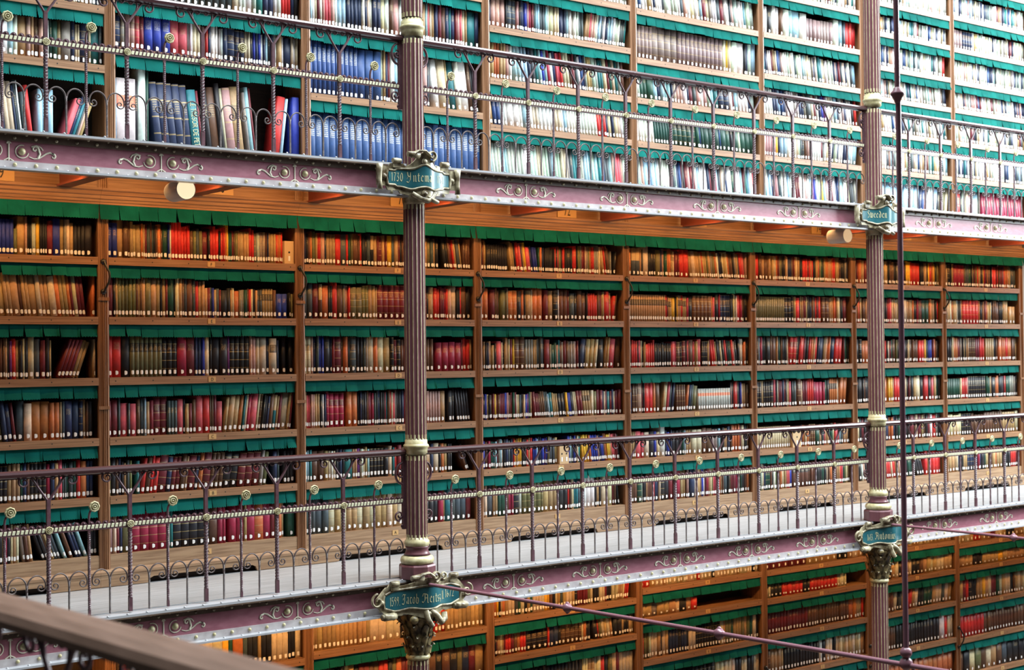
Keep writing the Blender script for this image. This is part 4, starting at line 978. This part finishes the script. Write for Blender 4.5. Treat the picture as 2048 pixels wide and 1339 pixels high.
# which books show largest
cand = []
for q in ALL:
    if q.get('box') or q['info'][1] == 0: continue
    c = [proj(*p) for p in corners(q)]
    xs = [min(max(p[0], 0), W_) for p in c]; yl = [min(max(p[1], 0), H_) for p in c]
    cxp = (xs[0] + xs[1]) / 2
    if max(xs) - min(xs) <= .5 or max(yl) - min(yl) < 12: continue
    ar = abs(xs[1] - xs[0]) * abs(yl[0] - yl[3]) if abs(q['a']) < .2 else abs(proj(*tpt(q, q['w'], 0, 0))[0] - proj(*tpt(q, 0, 0, 0))[0]) * abs(yl[0] - yl[2])
    if 796 < cxp < 852 or 1722 < cxp < 1768: continue
    if q['info'][0] == 'low' and q['info'][1] <= 2: continue
    # hidden behind the girder lip of the upper deck
    if min(xs) < 1 and max(xs) < 4: continue
    q['area'] = ar; q['px'] = cxp; cand.append(q)
cand.sort(key=lambda q: -q['area'])
chosen = cand[:300]
ids = set(id(q) for q in chosen)
byrow = {}
for q in ALL:
    if q.get('box') or q['info'][1] == 0: continue
    byrow.setdefault(q['info'][:3], []).append(q)
def shelfname(level, k, n):
    if level == 'mid': return {0: 'bottom shelf', 1: 'second shelf up', 2: 'third shelf up', 3: 'fourth shelf up', 4: 'fifth shelf up', 5: 'top shelf'}[k]
    if level == 'up': return 'bottom shelf' if k == 0 else '%s shelf up' % nth[k]
    return '%s shelf down' % nth[k]
WORDS = set()
def book_label(q):
    lv, i, k, n = q['info']; row = sorted(byrow[(lv, i, k)], key=lambda t: t['x']); idx = row.index(q)
    right = (i == 1) or (i == 3 and q['px'] > 840) or (i == 6 and False)
    o = ordinal(len(row) - idx) + ' from right' if right else ordinal(idx + 1) + ' from left'
    size = 'thick ' if q['ww'] > 1.5 else ('thin ' if q['ww'] < .75 else '')
    ln = 'leaning ' if abs(q['a']) > .2 else ''
    s = '%s%s%s %s book, %s, %s, %s, %s gallery' % (size, ln, CN[q['c']], SN[q['st']], o, shelfname(lv, k, n), BAYW[i], {'up': 'upper', 'mid': 'middle', 'low': 'lower'}[lv])
    if len(s.split()) > 16: s = s.replace(size, '', 1)
    return s
petrossa = None
for q in chosen:
    P, F, UV, pages, (tg, tf) = book_geom(q)
    ox, oy, oz = tpt(q, q['w'] / 2, q['d'] / 2, 0); oz = q['z']
    P = [(a - ox, b_ - oy, c - oz) for a, b_, c in P]; tg = [(a - ox, b_ - oy, c - oz) for a, b_, c in tg]
    n = NR
    root = None
    uvf = [v for f in UV for p in f for v in p]; nc = sum(len(f) for f in F)
    me = mk_mesh('book', P[:4 * n], F, [0] * len(F), uvf, [*q['col'], 1.0] * nc, [q['st'], q['rn']] * nc, [M['book']])
    o = put('book', me, None, (ox, oy, oz)); tagit(o, book_label(q), 'book', 'books on the gallery shelves')
    h = q['h']; pv = P[3 * n:4 * n]
    me2 = bpy.data.meshes.new('pages'); dz = .02
    low = [(a, b_, c - dz) for a, b_, c in pv]
    me2.from_pydata(pv + low, [], [tuple(range(n))] + [(k, n + k, n + (k + 1) % n, (k + 1) % n) for k in range(n)]); me2.materials.append(M['pages']); me2.update()
    put('pages', me2, o)
    nolab = q['info'][0] == 'up' and q['info'][2] == 0
    if not nolab:
        me3 = bpy.data.meshes.new('spine_label')
        me3.from_pydata(tg, [], tf); me3.materials.append(M['paper']); me3.update()
        put('spine_label', me3, o)
    if q['info'][:3] == ('up', 2, 0) and q['c'] == 'd' and petrossa is None:
        petrossa = q; b = MB(); vs, fs = text_tris('LE TRESOR DE PETROSSA'); L = max(v[0] for v in vs) - min(v[0] for v in vs); sc = q['h'] * .78 / L
        b.add([tuple(c - d_ for c, d_ in zip(tpt(q, q['w'] * .5 + v[1] * sc * 1.5, -.0016, q['h'] * .46 - v[0] * sc), (ox, oy, oz))) for v in vs], fs)
        t = put('lettering', b.mesh('lettering', M['plate_text']), o); t['label'] = 'gilt title running down the spine'
V, F_all, MI, UVl, CL, SL = [], [], [], [], [], []
for q in ALL:
    if q.get('box') or id(q) in ids: continue
    P, F, UV, pages, (tg, tf) = book_geom(q); o = len(V); V += P
    for f, u in zip(F, UV):
        F_all.append(tuple(o + i for i in f)); MI.append(0)
        for p in u: UVl += p; CL += [*q['col'], 1.0]; SL += [q['st'], q['rn']]
    F_all.append(tuple(o + i for i in pages)); MI.append(1); UVl += [-1, 1] * NR; CL += [1, 1, 1, 1] * NR; SL += [0, 0] * NR
    if not (q['info'][0] == 'up' and q['info'][2] == 0):
        o = len(V); V += tg
        for f in tf: F_all.append(tuple(o + k for k in f)); MI.append(2); UVl += [-1, 1] * 4; CL += [1, 1, 1, 1] * 4; SL += [0, 0] * 4
me = mk_mesh('shelved_books', V, F_all, MI, UVl, CL, SL, [M['book'], M['pages'], M['paper']])
o = put('shelved_books', me); tagit(o, 'the many smaller books filling all the gallery shelves around the larger ones', 'books'); o['kind'] = 'stuff'

# file boxes among the books
bl = {('mid', 2): 'tan cardboard file box with one finger hole at the end of the top shelf', ('mid', 4): 'pale cardboard file box with two finger holes, second shelf up, fourth bay',
      ('mid', 6): 'cream cardboard file box with one finger hole, second shelf up, sixth bay'}
for q in ALL:
    if not q.get('box'): continue
    lv, i = q['info'][:2]; nb = 2 if i == 4 else 1; h = q['H'] * .62 if i != 6 else q['H'] * .72; x0, x1 = q['x'] + .002, q['x'] + q['w'] - .002; ys = q['ys'] + .016
    root = thing('file_box', ((x0 + x1) / 2, ys + .1, q['z']), bl[(lv, i)], 'box', 'cardboard file boxes')
    z = q['z']; b = MB(); b.box(x0, x1, ys, ys + .19, z, z + h); build(b, 'box_body', M['cardboard'] if i == 2 else M['paper'] if False else M['cardboard'], root)
    for j in range(nb):
        hx = x0 + (x1 - x0) * ((j + .5) / nb); b = MB(); b.lathe([(.008, 0), (.008, .002)], hx, ys - .0022, 14, 0, 'y', z + h * .5); build(b, 'finger_hole', M['ink'], root)
        b = MB(); b.box(hx - .008, hx + .008, ys - .0015, ys - .0001, z + h * .12, z + h * .34); build(b, 'paper_label', M['paper'], root)
